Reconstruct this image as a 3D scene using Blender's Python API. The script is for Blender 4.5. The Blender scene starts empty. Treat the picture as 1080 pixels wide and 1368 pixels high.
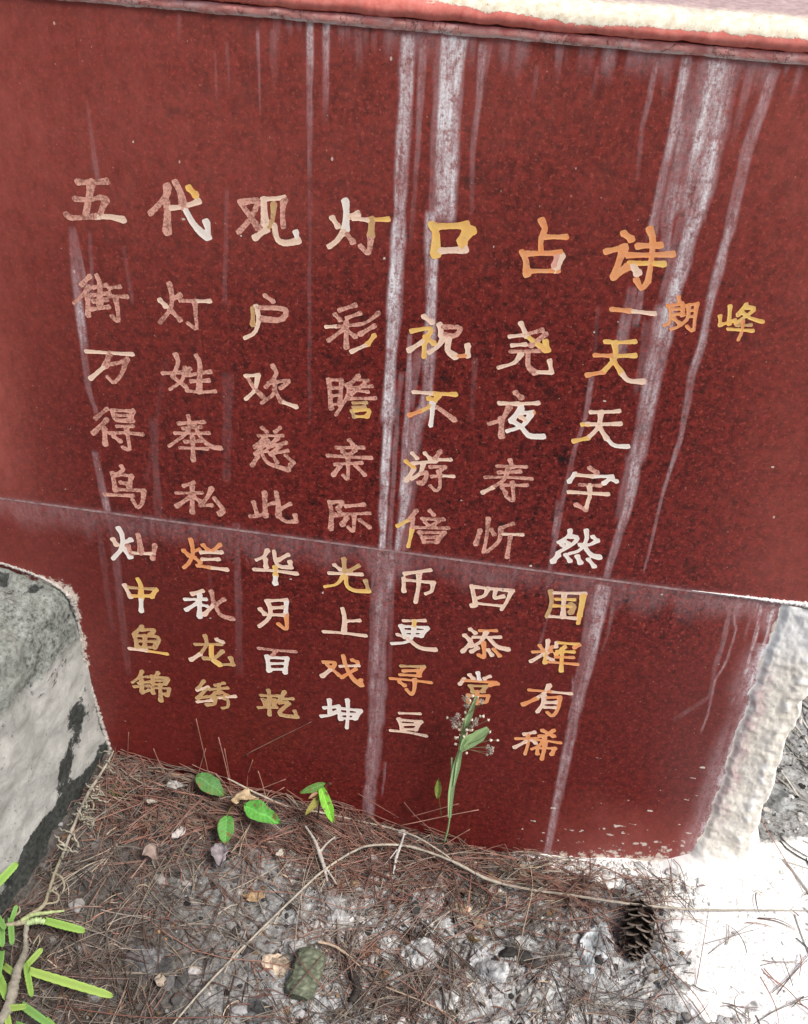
import bpy, math, random
import numpy as np
from mathutils import Matrix, Vector
random.seed(7)
rng = np.random.default_rng(11)
scene = bpy.context.scene
COL = scene.collection

# ------------------------------------------------------------------ camera
F = 1387.0                                   # focal length in photo pixels (1080 x 1368)
_dv = np.array([403 - 540, 2720 - 684, F]); _dv /= np.linalg.norm(_dv)
_dl = np.array([-14840.0, -1943.0, F]); _dl /= np.linalg.norm(_dl)
_X = -_dl; _Z = -_dv; _Z = _Z - _X * (_X @ _Z); _Z /= np.linalg.norm(_Z); _Y = np.cross(_Z, _X)
R = np.array([_X, _Y, _Z])                   # camera (right, down, forward) -> world
CAM = np.array([0.0639755, -1.10953675, 1.39472621])
cam = bpy.data.cameras.new('camera'); co = bpy.data.objects.new('camera', cam); COL.objects.link(co)
cam.sensor_fit = 'HORIZONTAL'; cam.sensor_width = 36.0; cam.lens = 36.0 * F / 1080.0
cam.clip_start = 0.02; cam.clip_end = 500
r_, d_, f_ = R[:, 0], R[:, 1], R[:, 2]
m = Matrix(((r_[0], -d_[0], -f_[0], CAM[0]), (r_[1], -d_[1], -f_[1], CAM[1]), (r_[2], -d_[2], -f_[2], CAM[2]), (0, 0, 0, 1)))
co.matrix_world = m
scene.camera = co

# ------------------------------------------------------------------ light
SUN_EL, SUN_AZ = math.radians(56), math.radians(56)     # azimuth measured from -Y (in front of the wall) towards +X
world = bpy.data.worlds.new('World'); scene.world = world; world.use_nodes = True
wn = world.node_tree.nodes; wl = world.node_tree.links; wn.clear()
sky = wn.new('ShaderNodeTexSky'); sky.sky_type = 'NISHITA'; sky.sun_disc = False
sky.sun_elevation = SUN_EL
sd = Vector((math.sin(SUN_AZ) * math.cos(SUN_EL), -math.cos(SUN_AZ) * math.cos(SUN_EL), math.sin(SUN_EL)))  # towards the sun
sky.sun_rotation = math.atan2(sd.x, sd.y)
sky.air_density = 0.7; sky.dust_density = 4.0; sky.ozone_density = 1.0
bg = wn.new('ShaderNodeBackground'); bg.inputs['Strength'].default_value = 0.095
wo = wn.new('ShaderNodeOutputWorld'); wl.new(sky.outputs[0], bg.inputs[0]); wl.new(bg.outputs[0], wo.inputs[0])
sl = bpy.data.lights.new('sun', 'SUN'); sl.energy = 3.0; sl.angle = math.radians(20); sl.color = (1.0, 0.96, 0.9)
so = bpy.data.objects.new('sun', sl); COL.objects.link(so)
so.rotation_euler = sd.to_track_quat('Z', 'Y').to_euler()
scene.view_settings.view_transform = 'Standard'; scene.view_settings.look = 'None'
scene.view_settings.gamma = 1.0; scene.view_settings.use_curve_mapping = False
scene.view_settings.exposure = 0.42

# ------------------------------------------------------------------ helpers
def ray(px, py): return R @ np.array([px - 540.0, py - 684.0, F])
def wall_pt(px, py, y=0.0):
    d = ray(px, py); t = (y - CAM[1]) / d[1]; return CAM + d * t
BX = np.array([-3, -0.62, -0.514, -0.40, -0.289, -0.1, 0.11, 0.22, 0.44, 0.6, 1.2, 4]); BZ = np.array([0.05, 0.085, 0.078, 0.055, 0.036, 0.012, -0.006, 0.004, 0.028, 0.05, 0.09, 0.1])
def base_h(x, y):
    b = np.interp(x, BX, BZ)
    return b * np.exp(np.minimum(y, 0) / 0.30) + np.where(y > 0.3, (y - 0.3) * 0.15, 0) * np.exp(-np.maximum(y - 0.3, 0) / 2.0)
def ground_h(x, y):
    if 'GH' not in globals(): return ground_exact(x, y)
    x = np.atleast_1d(np.asarray(x, float)); y = np.atleast_1d(np.asarray(y, float))
    i = np.clip(np.searchsorted(gx, x) - 1, 0, len(gx) - 2); j = np.clip(np.searchsorted(gy, y) - 1, 0, len(gy) - 2)
    u = np.clip((x - gx[i]) / (gx[i + 1] - gx[i]), 0, 1); v = np.clip((y - gy[j]) / (gy[j + 1] - gy[j]), 0, 1)
    r = (GH[j, i] * (1 - u) + GH[j, i + 1] * u) * (1 - v) + (GH[j + 1, i] * (1 - u) + GH[j + 1, i + 1] * u) * v
    return r if len(r) > 1 else r[0]
def white_at(x, y):
    i = min(max(int(np.searchsorted(gx, x)) - 1, 0), len(gx) - 2); j = min(max(int(np.searchsorted(gy, y)) - 1, 0), len(gy) - 2)
    return wm[j, i]
def gnd_pt(px, py, dz=0.0):
    d = ray(px, py); z = 0.0
    for _ in range(12):
        t = (z + dz - CAM[2]) / d[2]; p = CAM + d * t; z = float(ground_h(p[0], p[1]))
    return p
def _hash(ix, iy, iz, s):
    h = (ix * 374761393 + iy * 668265263 + iz * 2147483647 + s * 974634777) & 0xffffffff
    h = ((h ^ (h >> 13)) * 1274126177) & 0xffffffff
    h = ((h ^ (h >> 16)) * 2246822519) & 0xffffffff
    return ((h ^ (h >> 15)) & 0xffffff) / float(0xffffff)
def vnoise(x, y, z=0.0, s=0):
    x, y, z = np.broadcast_arrays(np.asarray(x, float), np.asarray(y, float), np.asarray(z, float))
    ix, iy, iz = np.floor(x).astype(np.int64), np.floor(y).astype(np.int64), np.floor(z).astype(np.int64)
    fx, fy, fz = x - ix, y - iy, z - iz
    fx, fy, fz = [t * t * (3 - 2 * t) for t in (fx, fy, fz)]
    v = 0
    for a in (0, 1):
        for b in (0, 1):
            for c in (0, 1):
                v = v + _hash(ix + a, iy + b, iz + c, s) * (fx if a else 1 - fx) * (fy if b else 1 - fy) * (fz if c else 1 - fz)
    return v
def fbm(x, y, z=0.0, s=0, o=4, g=0.5):
    v = 0; a = 1; t = 0
    for k in range(o):
        v = v + a * vnoise(np.asarray(x) * 2 ** k, np.asarray(y) * 2 ** k, np.asarray(z) * 2 ** k, s + k); t += a; a *= g
    return v / t
def sstep(a, b, x): t = np.clip((np.asarray(x, float) - a) / (b - a), 0, 1); return t * t * (3 - 2 * t)

def new_mesh(name, verts, faces, mat=None, smooth=False, attrs=None, cols=None):
    me = bpy.data.meshes.new(name)
    me.from_pydata([tuple(v) for v in verts] if not isinstance(verts, np.ndarray) else verts.tolist(), [], faces if isinstance(faces, list) else faces.tolist())
    if cols is not None:
        for k, v in cols.items():
            a = me.attributes.new(k, 'FLOAT_COLOR', 'POINT'); v = np.asarray(v, float)
            if v.shape[1] == 3: v = np.hstack([v, np.ones((len(v), 1))])
            a.data.foreach_set('color', v.astype(np.float32).ravel())
    if attrs is not None:
        for k, v in attrs.items():
            a = me.attributes.new(k, 'FLOAT', 'POINT'); a.data.foreach_set('value', np.asarray(v, np.float32).ravel())
    if smooth: me.polygons.foreach_set('use_smooth', [True] * len(me.polygons))
    if mat: me.materials.append(mat)
    me.update()
    return me
def link(name, me, parent=None, loc=None, **props):
    o = bpy.data.objects.new(name, me); COL.objects.link(o)
    if parent: o.parent = parent
    if loc is not None: o.location = loc
    for k, v in props.items(): o[k] = v
    return o
def tag(o, label, cat, group=None):
    o['label'] = label; o['category'] = cat
    if group: o['group'] = group
    return o
def empty(name, loc=(0, 0, 0)):
    o = bpy.data.objects.new(name, None); o.empty_display_size = 0.02; COL.objects.link(o); o.location = loc; return o
def grid_faces(nx, ny):
    i = np.arange(nx - 1)[None, :] + nx * np.arange(ny - 1)[:, None]
    i = i.ravel(); return np.stack([i, i + 1, i + 1 + nx, i + nx], 1)
def catmull(P, n):
    P = np.asarray(P, float)
    if len(P) == 2: return P[0] + (P[1] - P[0]) * np.linspace(0, 1, n)[:, None]
    Q = np.vstack([2 * P[0] - P[1], P, 2 * P[-1] - P[-2]])
    t = np.linspace(0, len(P) - 1 - 1e-6, n); k = t.astype(int); u = (t - k)[:, None]
    a, b, c, d = Q[k], Q[k + 1], Q[k + 2], Q[k + 3]
    return 0.5 * ((2 * b) + (-a + c) * u + (2 * a - 5 * b + 4 * c - d) * u ** 2 + (-a + 3 * b - 3 * c + d) * u ** 3)
class MB:
    """collects shapes with a vertex colour into one mesh"""
    def __init__(s): s.v = []; s.f = []; s.c = []; s.n = 0
    def add(s, V, Fc, col):
        V = np.asarray(V, float); s.v.append(V); s.f += [[a + s.n for a in q] for q in Fc]
        col = np.asarray(col, float); s.c.append(np.tile(col, (len(V), 1)) if col.ndim == 1 else col); s.n += len(V)
    def tube(s, P, r, col, sides=6, n=None, rough=0.0):
        P = catmull(P, n) if n else np.asarray(P, float)
        N = len(P); r = np.broadcast_to(np.asarray(r, float), (N,)) if np.ndim(r) == 0 or len(r) == N else np.interp(np.linspace(0, 1, N), np.linspace(0, 1, len(r)), r)
        T = np.gradient(P, axis=0); T /= np.linalg.norm(T, axis=1)[:, None] + 1e-12
        ref = np.array([0.13, 0.21, 0.97]); A = np.cross(T, ref); A /= np.linalg.norm(A, axis=1)[:, None] + 1e-12; B = np.cross(T, A)
        th = np.arange(sides) * 2 * math.pi / sides
        rr = r[:, None] * (1 + rough * (rng.random((N, sides)) - 0.5))
        V = P[:, None] + rr[..., None] * (np.cos(th)[None, :, None] * A[:, None] + np.sin(th)[None, :, None] * B[:, None])
        fc = [[i * sides + j, i * sides + (j + 1) % sides, (i + 1) * sides + (j + 1) % sides, (i + 1) * sides + j] for i in range(N - 1) for j in range(sides)]
        fc.append(list(range(sides))[::-1]); fc.append([(N - 1) * sides + j for j in range(sides)])
        s.add(V.reshape(-1, 3), fc, col)
    def mesh(s, name, mat, smooth=False):
        return new_mesh(name, np.vstack(s.v), s.f, mat, smooth, cols={'tint': np.vstack(s.c)})
    def build(s, name, mat, parent=None, smooth=False): return link(name, s.mesh(name, mat, smooth), parent)

# ------------------------------------------------------------------ material helpers
class NT:
    def __init__(s, name, rough=0.8, spec=0.5):
        s.m = bpy.data.materials.new(name); s.m.use_nodes = True; s.t = s.m.node_tree; s.n = s.t.nodes; s.n.clear()
        s.out = s.n.new('ShaderNodeOutputMaterial'); s.b = s.n.new('ShaderNodeBsdfPrincipled'); s.t.links.new(s.b.outputs[0], s.out.inputs[0])
        s.b.inputs['Roughness'].default_value = rough; s.b.inputs['Specular IOR Level'].default_value = spec
        s.pos = s.n.new('ShaderNodeTexCoord').outputs['Object']
    def lk(s, a, b): s.t.links.new(a, b)
    def val(s, v, sock):
        if hasattr(v, 'links') or isinstance(v, bpy.types.NodeSocket): s.lk(v, sock)
        elif isinstance(v, (tuple, list)): sock.default_value = tuple(v) + ((1.0,) if len(v) == 3 and len(sock.default_value) == 4 else ())
        else: sock.default_value = v
    def noise(s, scale, detail=4, rough=0.5, vec=None, dist=0.0, stretch=None, col=False):
        n = s.n.new('ShaderNodeTexNoise'); n.inputs['Scale'].default_value = scale; n.inputs['Detail'].default_value = detail
        n.inputs['Roughness'].default_value = rough; n.inputs['Distortion'].default_value = dist
        v = vec or s.pos
        if stretch:
            mp = s.n.new('ShaderNodeMapping'); mp.inputs['Scale'].default_value = stretch; s.lk(v, mp.inputs[0]); v = mp.outputs[0]
        s.lk(v, n.inputs['Vector']); return n.outputs['Color' if col else 'Fac']
    def vor(s, scale, out='Distance', feature='F1', stretch=None):
        n = s.n.new('ShaderNodeTexVoronoi'); n.inputs['Scale'].default_value = scale; n.feature = feature
        v = s.pos
        if stretch:
            mp = s.n.new('ShaderNodeMapping'); mp.inputs['Scale'].default_value = stretch; s.lk(v, mp.inputs[0]); v = mp.outputs[0]
        s.lk(v, n.inputs['Vector']); return n.outputs[out]
    def ramp(s, x, a, b, lo=0.0, hi=1.0):
        n = s.n.new('ShaderNodeMapRange'); s.val(x, n.inputs[0]); n.inputs[1].default_value = a; n.inputs[2].default_value = b
        n.inputs[3].default_value = lo; n.inputs[4].default_value = hi; n.clamp = True; return n.outputs[0]
    def math(s, op, a, b=0.0, clamp=False):
        n = s.n.new('ShaderNodeMath'); n.operation = op; s.val(a, n.inputs[0]); s.val(b, n.inputs[1]); n.use_clamp = clamp; return n.outputs[0]
    def mix(s, f, a, b, mode='MIX'):
        n = s.n.new('ShaderNodeMix'); n.data_type = 'RGBA'; n.blend_type = mode; s.val(f, n.inputs[0]); s.val(a, n.inputs[6]); s.val(b, n.inputs[7]); return n.outputs[2]
    def attr(s, name, out='Fac'):
        n = s.n.new('ShaderNodeAttribute'); n.attribute_name = name; return n.outputs[out]
    def base(s, c): s.val(c, s.b.inputs['Base Color'])
    def rough(s, c): s.val(c, s.b.inputs['Roughness'])
    def bump(s, h, strength=0.5, dist=0.002, prev=None):
        n = s.n.new('ShaderNodeBump'); n.inputs['Strength'].default_value = strength; n.inputs['Distance'].default_value = dist
        s.val(h, n.inputs['Height'])
        if prev: s.lk(prev, n.inputs['Normal'])
        s.lk(n.outputs[0], s.b.inputs['Normal']); return n.outputs[0]

def tint_mat(name, rough=0.75, spec=0.3, var=0.35, scale=60.0, bump=0.3, bdist=0.001, trans=0.0):
    t = NT(name, rough, spec); c = t.attr('tint', 'Color')
    n = t.noise(scale, 4, 0.6)
    k = t.ramp(n, 0.3, 0.7, 1 - var, 1 + var)
    v = t.n.new('ShaderNodeVectorMath'); v.operation = 'SCALE'; t.lk(c, v.inputs[0]); t.lk(k, v.inputs[3])
    t.base(v.outputs[0]); t.bump(n, bump, bdist)
    if trans:
        tr = t.n.new('ShaderNodeBsdfTranslucent'); t.lk(v.outputs[0], tr.inputs[0])
        mx = t.n.new('ShaderNodeMixShader'); mx.inputs[0].default_value = trans
        t.lk(t.b.outputs[0], mx.inputs[1]); t.lk(tr.outputs[0], mx.inputs[2]); t.lk(mx.outputs[0], t.out.inputs[0])
    return t.m

# red granite: dark red ground mass, black and pale grains, lime runs, dusty film and painted sheen come from vertex attributes
def granite():
    t = NT('polished_red_granite', 0.34, 0.30)
    n1 = t.noise(210, 4, 0.75); n2 = t.noise(95, 7, 0.8); n3 = t.noise(6, 5, 0.6); n4 = t.noise(34, 5, 0.7); n5 = t.noise(480, 2, 0.6)
    c = t.mix(t.ramp(n2, 0.42, 0.58), (0.042, 0.006, 0.007), (0.235, 0.026, 0.022))
    c = t.mix(t.ramp(n1, 0.55, 0.64, 0, 0.85), c, (0.46, 0.095, 0.070))
    c = t.mix(t.ramp(n5, 0.42, 0.30, 0, 0.75), c, (0.035, 0.007, 0.006))
    c = t.mix(t.ramp(n3, 0.35, 0.68, 0, 0.40), c, (0.22, 0.025, 0.019))
    g = t.attr('grain')
    c = t.mix(t.ramp(g, 0.3, 0.9, 0.60, 0.0), c, (0.135, 0.016, 0.013))
    c = t.mix(t.math('MULTIPLY', t.ramp(t.noise(120, 5, 0.8), 0.555, 0.61), g), c, (0.020, 0.007, 0.006))
    blk = t.math('MULTIPLY', t.ramp(n4, 0.565, 0.65), t.math('MULTIPLY', t.ramp(t.noise(190, 3, 0.7), 0.42, 0.56), g))
    c = t.mix(blk, c, (0.012, 0.009, 0.010))
    v = t.vor(95, 'Distance'); vc = t.vor(95, 'Color')
    sp = t.n.new('ShaderNodeSeparateColor'); t.lk(vc, sp.inputs[0])
    fl = t.math('MULTIPLY', t.ramp(v, 0.10, 0.05), t.ramp(sp.outputs[0], 0.84, 0.87))
    c = t.mix(t.math('MULTIPLY', fl, 0.7), c, (0.62, 0.36, 0.29))
    v2 = t.vor(34, 'Distance', stretch=(1, 1, 0.6)); vc2 = t.vor(34, 'Color', stretch=(1, 1, 0.6)); sp2 = t.n.new('ShaderNodeSeparateColor'); t.lk(vc2, sp2.inputs[0])
    fl2 = t.math('MULTIPLY', t.ramp(t.math('ADD', v2, t.math('MULTIPLY', n2, 0.05)), 0.075, 0.06), t.ramp(sp2.outputs[1], 0.90, 0.92))
    c = t.mix(fl2, c, (0.72, 0.55, 0.47))
    fine = t.noise(90, 5, 0.7, stretch=(1, 1, 0.10)); fine2 = t.noise(300, 3, 0.7); fine3 = t.noise(60, 6, 0.75, stretch=(1, 1, 0.5))
    dust_sheen = t.attr('dust_sheen'); d = t.math('MULTIPLY', dust_sheen, t.ramp(fine3, 0.25, 0.75, 0.45, 1.25))
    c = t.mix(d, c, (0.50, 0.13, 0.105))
    st = t.attr('streak')
    blot = t.noise(26, 6, 0.75, stretch=(1, 1, 0.45))
    k = t.math('MULTIPLY', st, t.math('ADD', t.math('MULTIPLY', t.ramp(fine, 0.30, 0.70, 0.35, 1.35), t.math('MULTIPLY', t.ramp(blot, 0.30, 0.62, 0.60, 1.15), t.ramp(t.noise(105, 5, 0.8, stretch=(1, 1, 0.6)), 0.40, 0.50, 0.55, 1.05))), t.ramp(fine2, 0.35, 0.65, -0.14, 0.22)), True)
    c = t.mix(k, c, t.mix(t.ramp(k, 0.34, 0.88), (0.64, 0.44, 0.46), (0.93, 0.90, 0.93)))
    cr = t.attr('crust'); kc = t.ramp(t.math('ADD', cr, t.math('SUBTRACT', t.math('ADD', t.math('MULTIPLY', t.noise(70, 6, 0.8), 1.6), -0.3) , 0.5)), 0.42, 0.55)
    c = t.mix(kc, c, (0.70, 0.60, 0.52))
    t.base(c)
    t.rough(t.math('ADD', t.ramp(t.math('MAXIMUM', k, kc), 0, 1, 0.0, 0.45), t.ramp(n3, 0.3, 0.7, 0.30, 0.46)))
    t.bump(t.math('ADD', t.math('MULTIPLY', n2, 0.5), t.math('MULTIPLY', t.math('MAXIMUM', k, kc), 1.5)), 0.35, 0.0007)
    return t.m
M_GRAN = granite()

def paint():
    t = NT('letter_paint', 0.7, 0.3)
    c = t.attr('tint', 'Color'); w = t.attr('wear')
    n = t.noise(330, 5, 0.7); n2 = t.noise(110, 4, 0.6)
    c = t.mix(t.ramp(n2, 0.35, 0.7, 0, 0.45), c, t.mix(0.5, c, (0.85, 0.62, 0.5)))
    k = t.ramp(t.math('ADD', t.math('ADD', t.math('MULTIPLY', n, 0.6), t.math('MULTIPLY', n2, 0.4)), t.math('MULTIPLY', w, 0.5)), 0.60, 0.72)
    c = t.mix(t.math('MULTIPLY', k, 0.75), c, (0.20, 0.045, 0.03))
    t.base(c); t.bump(n, 0.4, 0.0006); return t.m
M_PAINT = paint()

# ------------------------------------------------------------------ ground (one sheet out to the horizon)
def white_mask(x, y):
    """lime cement spilled at the foot of the wall's right end"""
    e = 0.335 - 0.10 * sstep(-0.02, -0.3, y) * 0 + 0.10 * sstep(-0.03, -0.16, y)
    n = (fbm(np.asarray(x) * 14, np.asarray(y) * 14, 3.3, 21, 5, .6) - 0.5) * 0.30
    m = sstep(e - 0.03, e + 0.05, np.asarray(x) + n) * sstep(-0.75, -0.5, y) * sstep(1.6, 1.0, x)
    m = m * (1 - sstep(0.03, 0.10, y + n * 0.6))
    c = sstep(0.13, 0.22, np.asarray(x) + n) * sstep(-0.060, -0.032, y + n * 0.12) * (1 - sstep(0.03, 0.1, y))
    return np.maximum(m, c)
def ground_exact(x, y):
    x = np.asarray(x, float); y = np.asarray(y, float)
    near = np.exp(-np.maximum(np.hypot(x, y) - 1.6, 0) / 1.0)
    w = white_mask(x, y)
    rub = np.abs(fbm(x * 22, y * 22, 0.7, 5, 4, 0.55) - 0.5) * 2
    lump = fbm(x * 9, y * 9, 0.2, 9, 3)
    h = base_h(x, y) + (lump - 0.5) * 0.030 * near + (0.5 - rub) * 0.020 * near * (1 - 0.94 * w)
    h = h + w * 0.010 + (fbm(x * 0.35, y * 0.35, 0.1, 31) - 0.5) * 0.5 * (1 - near)
    h = h + (fbm(x * 70, y * 70, 0.3, 41, 3) - 0.5) * 0.009 * near * (1 - 0.90 * w)
    return h
def axis(lo, hi, step, far, n=26):
    core = np.arange(lo, hi, step); g = (far) ** (np.arange(1, n + 1) / n) - 1
    return np.concatenate([(lo - 0.02 - g[::-1]), core, hi + 0.02 + g])
gx = axis(-0.75, 0.95, 0.0036, 90); gy = axis(-0.62, 0.75, 0.0036, 90)
GX, GY = np.meshgrid(gx, gy); GH = ground_exact(GX, GY)
wm = white_mask(GX, GY)
cav = fbm(GX * 22, GY * 22, 0.7, 5, 4, 0.55); cav = np.abs(cav - 0.5) * 2
gm = NT('rubble_and_soil', 0.95, 0.2)
rub = gm.attr('rub'); wh = gm.attr('white'); near = gm.attr('near')
nA = gm.noise(30, 7, 0.75); nB = gm.noise(120, 5, 0.75); nC = gm.noise(9, 5, 0.6)
soil = gm.mix(gm.ramp(nB, 0.3, 0.7), (0.018, 0.014, 0.011), (0.10, 0.082, 0.068))
chalk = gm.mix(gm.ramp(nB, 0.35, 0.65), (0.20, 0.20, 0.20), (0.66, 0.68, 0.68))
kk = gm.ramp(gm.math('ADD', gm.math('ADD', gm.math('MULTIPLY', nA, 0.9), gm.math('MULTIPLY', nC, 0.7)), gm.math('MULTIPLY', rub, 0.25)), 0.76, 0.94)
kk = gm.math('MULTIPLY', kk, gm.attr('chalk'))
gc = gm.mix(kk, soil, chalk)
lime = gm.mix(gm.ramp(gm.noise(160, 5, 0.8), 0.36, 0.46), (0.34, 0.33, 0.31), (0.88, 0.88, 0.87))
lime = gm.mix(gm.ramp(gm.noise(24, 5, 0.7), 0.52, 0.66, 0, 0.35), lime, (0.72, 0.68, 0.60))
wk = gm.ramp(gm.math('ADD', wh, gm.math('MULTIPLY', gm.math('SUBTRACT', nA, 0.5), 1.3)), 0.38, 0.58)
gc = gm.mix(wk, gc, lime)
far_c = gm.mix(gm.ramp(gm.noise(1.5, 6, 0.7), 0.4, 0.6), (0.06, 0.05, 0.03), (0.10, 0.12, 0.04))
gc = gm.mix(near, far_c, gc)
gm.base(gc); gm.bump(gm.math('MULTIPLY', gm.math('ADD', nA, gm.math('MULTIPLY', nB, 0.6)), gm.ramp(wk, 0, 1, 1.0, 0.3)), 0.8, 0.006)
chalkmask = np.clip(0.10 + 1.0 * sstep(-0.36, -0.02, GX + 0.25 * (fbm(GX * 5, GY * 5, 0, 77) - 0.5)) * sstep(-0.01, -0.09, GY) + 0.55 * sstep(0.0, 0.1, GY), 0, 1) * (1 - 0.75 * sstep(-0.45, -0.95, GY))
me = new_mesh('ground', np.stack([GX.ravel(), GY.ravel(), GH.ravel()], 1), grid_faces(len(gx), len(gy)), gm.m, True,
              {'rub': 1 - cav, 'white': wm, 'near': np.exp(-np.maximum(np.hypot(GX, GY) - 1.8, 0) / 1.5), 'chalk': chalkmask})
link('ground', me, kind='structure')

# ------------------------------------------------------------------ the inscribed wall
WALL_L = -3.0
wall = tag(empty('inscribed_wall', (0, 0, 0)), 'red granite stele wall carved with columns of painted Chinese characters, streaked with white lime', 'wall')
def px_poly(pts):
    return np.array([[wall_pt(a, b)[0], wall_pt(a, b)[2]] for a, b in pts])
# lime runs: points down the run (photo position on the stone), half width in mm at both ends, strength at both ends
RUNS = [
 ([(97,305),(104,400),(112,460)],5,6,.30,.62),([(104,400),(118,520),(128,548)],5,3,.6,.35),([(100,310),(118,400)],2,3,.3,.5),([(120,310),(124,400)],2,3,.12,.25),
 ([(127,604),(136,650),(144,682)],4,5,.40,.5),([(150,690),(160,800),(172,900)],6,5,.22,.05),([(130,690),(150,840)],5,4,.15,.05),
 ([(116,130),(123,190),(130,235)],2,3,.05,.35),([(165,330),(176,400)],2,2,.1,.18),
 ([(303,255),(300,400)],2,3,.12,.12),([(414,250),(414,560)],2,2,.15,.12),([(205,560),(212,700)],6,5,.14,.1),([(305,500),(303,640)],7,5,.12,.1),([(316,700),(320,900)],5,6,.22,.06),([(275,695),(282,800)],3,3,.10,.05),([(222,480),(196,640)],3,3,.05,.05),
 ([(344,42),(346,95),(348,148)],1.5,1,.45,.15),([(365,40),(367,108)],4,3,.22,.05),([(240,20),(240,60)],2,2,.2,.0),([(288,70),(290,130)],1.5,1,.2,.1),([(303,60),(305,110)],1.5,1,.2,.1),
 ([(414,28),(414,110),(414,240)],3.5,2.5,.75,.15),([(437,30),(435,80),(435,160)],4,3,.95,.08),([(455,36),(456,70)],4,3,.35,.0),([(465,38),(466,60)],3,2,.4,.0),([(478,40),(481,95)],4,3,.35,.0),([(385,30),(388,50)],4,2,.4,.0),([(400,30),(400,45)],3,2,.4,.0),([(500,44),(500,75)],3,2,.3,.0),([(515,44),(515,70)],2,2,.3,.0),
 ([(546,46),(538,200),(530,350),(523,480),(519,560)],7,7.5,.80,.92),([(519,560),(514,640),(511,732)],6.5,5,.95,.80),([(553,46),(546,160),(540,250)],3,2,.45,.1),
 ([(566,50),(558,200),(548,330)],4,2,.55,.05),
 ([(536,500),(528,600),(520,740)],3,3,.3,.45),
 ([(605,48),(599,160),(594,290)],12.5,11,.95,1.0),([(588,50),(580,200),(576,290)],5,3,.40,.30),([(622,50),(612,120)],4,3,.7,.4),
 ([(576,285),(577,400),(575,440)],7,6,.75,.78),([(575,440),(572,520),(566,545)],6.5,7,.78,.60),([(566,545),(556,570),(546,640),(537,700)],8,5,.5,.7),([(537,700),(530,738)],5,4,.7,.55),
 ([(548,448),(546,520),(541,600),(536,660)],3,3.5,.55,.75),([(560,470),(548,540)],5,5,.35,.35),([(556,560),(545,660),(536,735)],9,9,.30,.35),
 ([(645,58),(640,130),(632,200),(630,280)],4,2.5,.60,.15),([(655,58),(648,110)],3,1,.35,.05),
 ([(516,738),(507,850),(502,980),(492,1094)],13,9,.50,.40),([(507,740),(502,880),(497,1000),(488,1094)],5,6,.40,.35),([(500,744),(494,900)],3,3,.4,.2),([(525,744),(521,900)],4,3,.3,.1),([(515,1020),(511,1060)],2,2,.3,.3),
 ([(717,90),(713,130)],2,1.5,.2,.1),([(748,63),(744,110)],4,2,.45,.05),([(800,90),(790,130)],2,2,.15,.05),
 ([(877,78),(868,130),(858,170),(852,235)],3,2,.6,.1),([(893,90),(886,140)],5,2,.3,.0),
 ([(917,78),(903,160),(885,240),(872,310)],4.5,5,.65,.5),([(930,84),(910,200),(893,280),(888,340)],8,6,.40,.6),
 ([(966,82),(954,150),(940,220),(928,290)],15,12,.82,.85),([(948,82),(928,190),(910,280)],7,6,.45,.55),
 ([(928,290),(912,350),(897,400),(886,460)],10,8,.85,.75),([(910,290),(896,350),(885,395)],4,3,.35,.3),
 ([(890,410),(876,480),(862,560),(852,610)],10,9,.65,.62),([(865,430),(850,520)],4,3,.25,.15),
 ([(852,610),(838,680),(824,725),(811,770)],7,4,.62,.55),([(846,610),(828,690)],8,6,.3,.25),
 ([(846,385),(836,430),(829,470)],5,6,.45,.5),([(858,385),(850,430)],3,4,.45,.4),([(792,500),(782,560),(768,600)],3,2.5,.45,.42),([(768,600),(754,660),(740,730),(734,765)],3,2.5,.35,.3),([(744,690),(741,712)],3,3,.5,.5),([(748,670),(742,720)],5,4,.3,.2),
 ([(1036,92),(1022,130),(996,210)],6,6,.60,.6),([(996,210),(974,310),(958,370),(950,400)],6,5,.55,.62),([(950,400),(938,460),(925,500),(917,545)],4.5,4,.55,.60),([(917,545),(908,590),(885,660),(862,760)],3,1.2,.50,.35),
 ([(1006,84),(994,130),(980,190)],6,3,.45,.05),([(1020,84),(1012,110)],4,2,.45,.2),([(985,84),(972,160)],4,3,.35,.1),([(1052,88),(1048,104)],3,2,.4,.0),([(800,410),(795,470)],2,2,.15,.1),([(635,480),(630,560)],4,3,.15,.05),
 ([(806,782),(794,850),(784,900)],11,8,.68,.5),([(784,900),(768,960),(757,1010)],7,8,.50,.52),([(757,1010),(745,1070),(731,1142)],8,5,.55,.55),([(824,795),(812,850),(805,870)],3,2,.35,.1),([(790,790),(778,880),(766,930)],4,4,.3,.25),([(765,905),(766,935),(760,960)],1.2,1.2,.5,.4),([(745,780),(722,860),(718,880)],2,2,.12,.3),([(690,960),(698,900)],1,1,.2,.1),
 ([(965,803),(975,818),(966,860),(957,888)],2.5,4,.55,.25),([(984,806),(980,820),(984,840),(973,880),(956,910),(946,955),(938,975)],1.6,1.4,.6,.45),([(956,888),(950,930),(905,960)],3,5,.2,.15),([(950,800),(946,820)],2,1.5,.3,.1),
 ([(1018,808),(1010,850),(998,895)],2.8,2.0,.85,.65),([(998,895),(990,920),(978,938)],2.2,1.3,.7,.45),([(1035,812),(1022,860),(1010,905)],2.4,1.4,.75,.35),([(1003,810),(1002,830),(996,850)],2.5,1.5,.4,.15),([(990,806),(986,824)],4,2,.45,.1),
]
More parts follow.
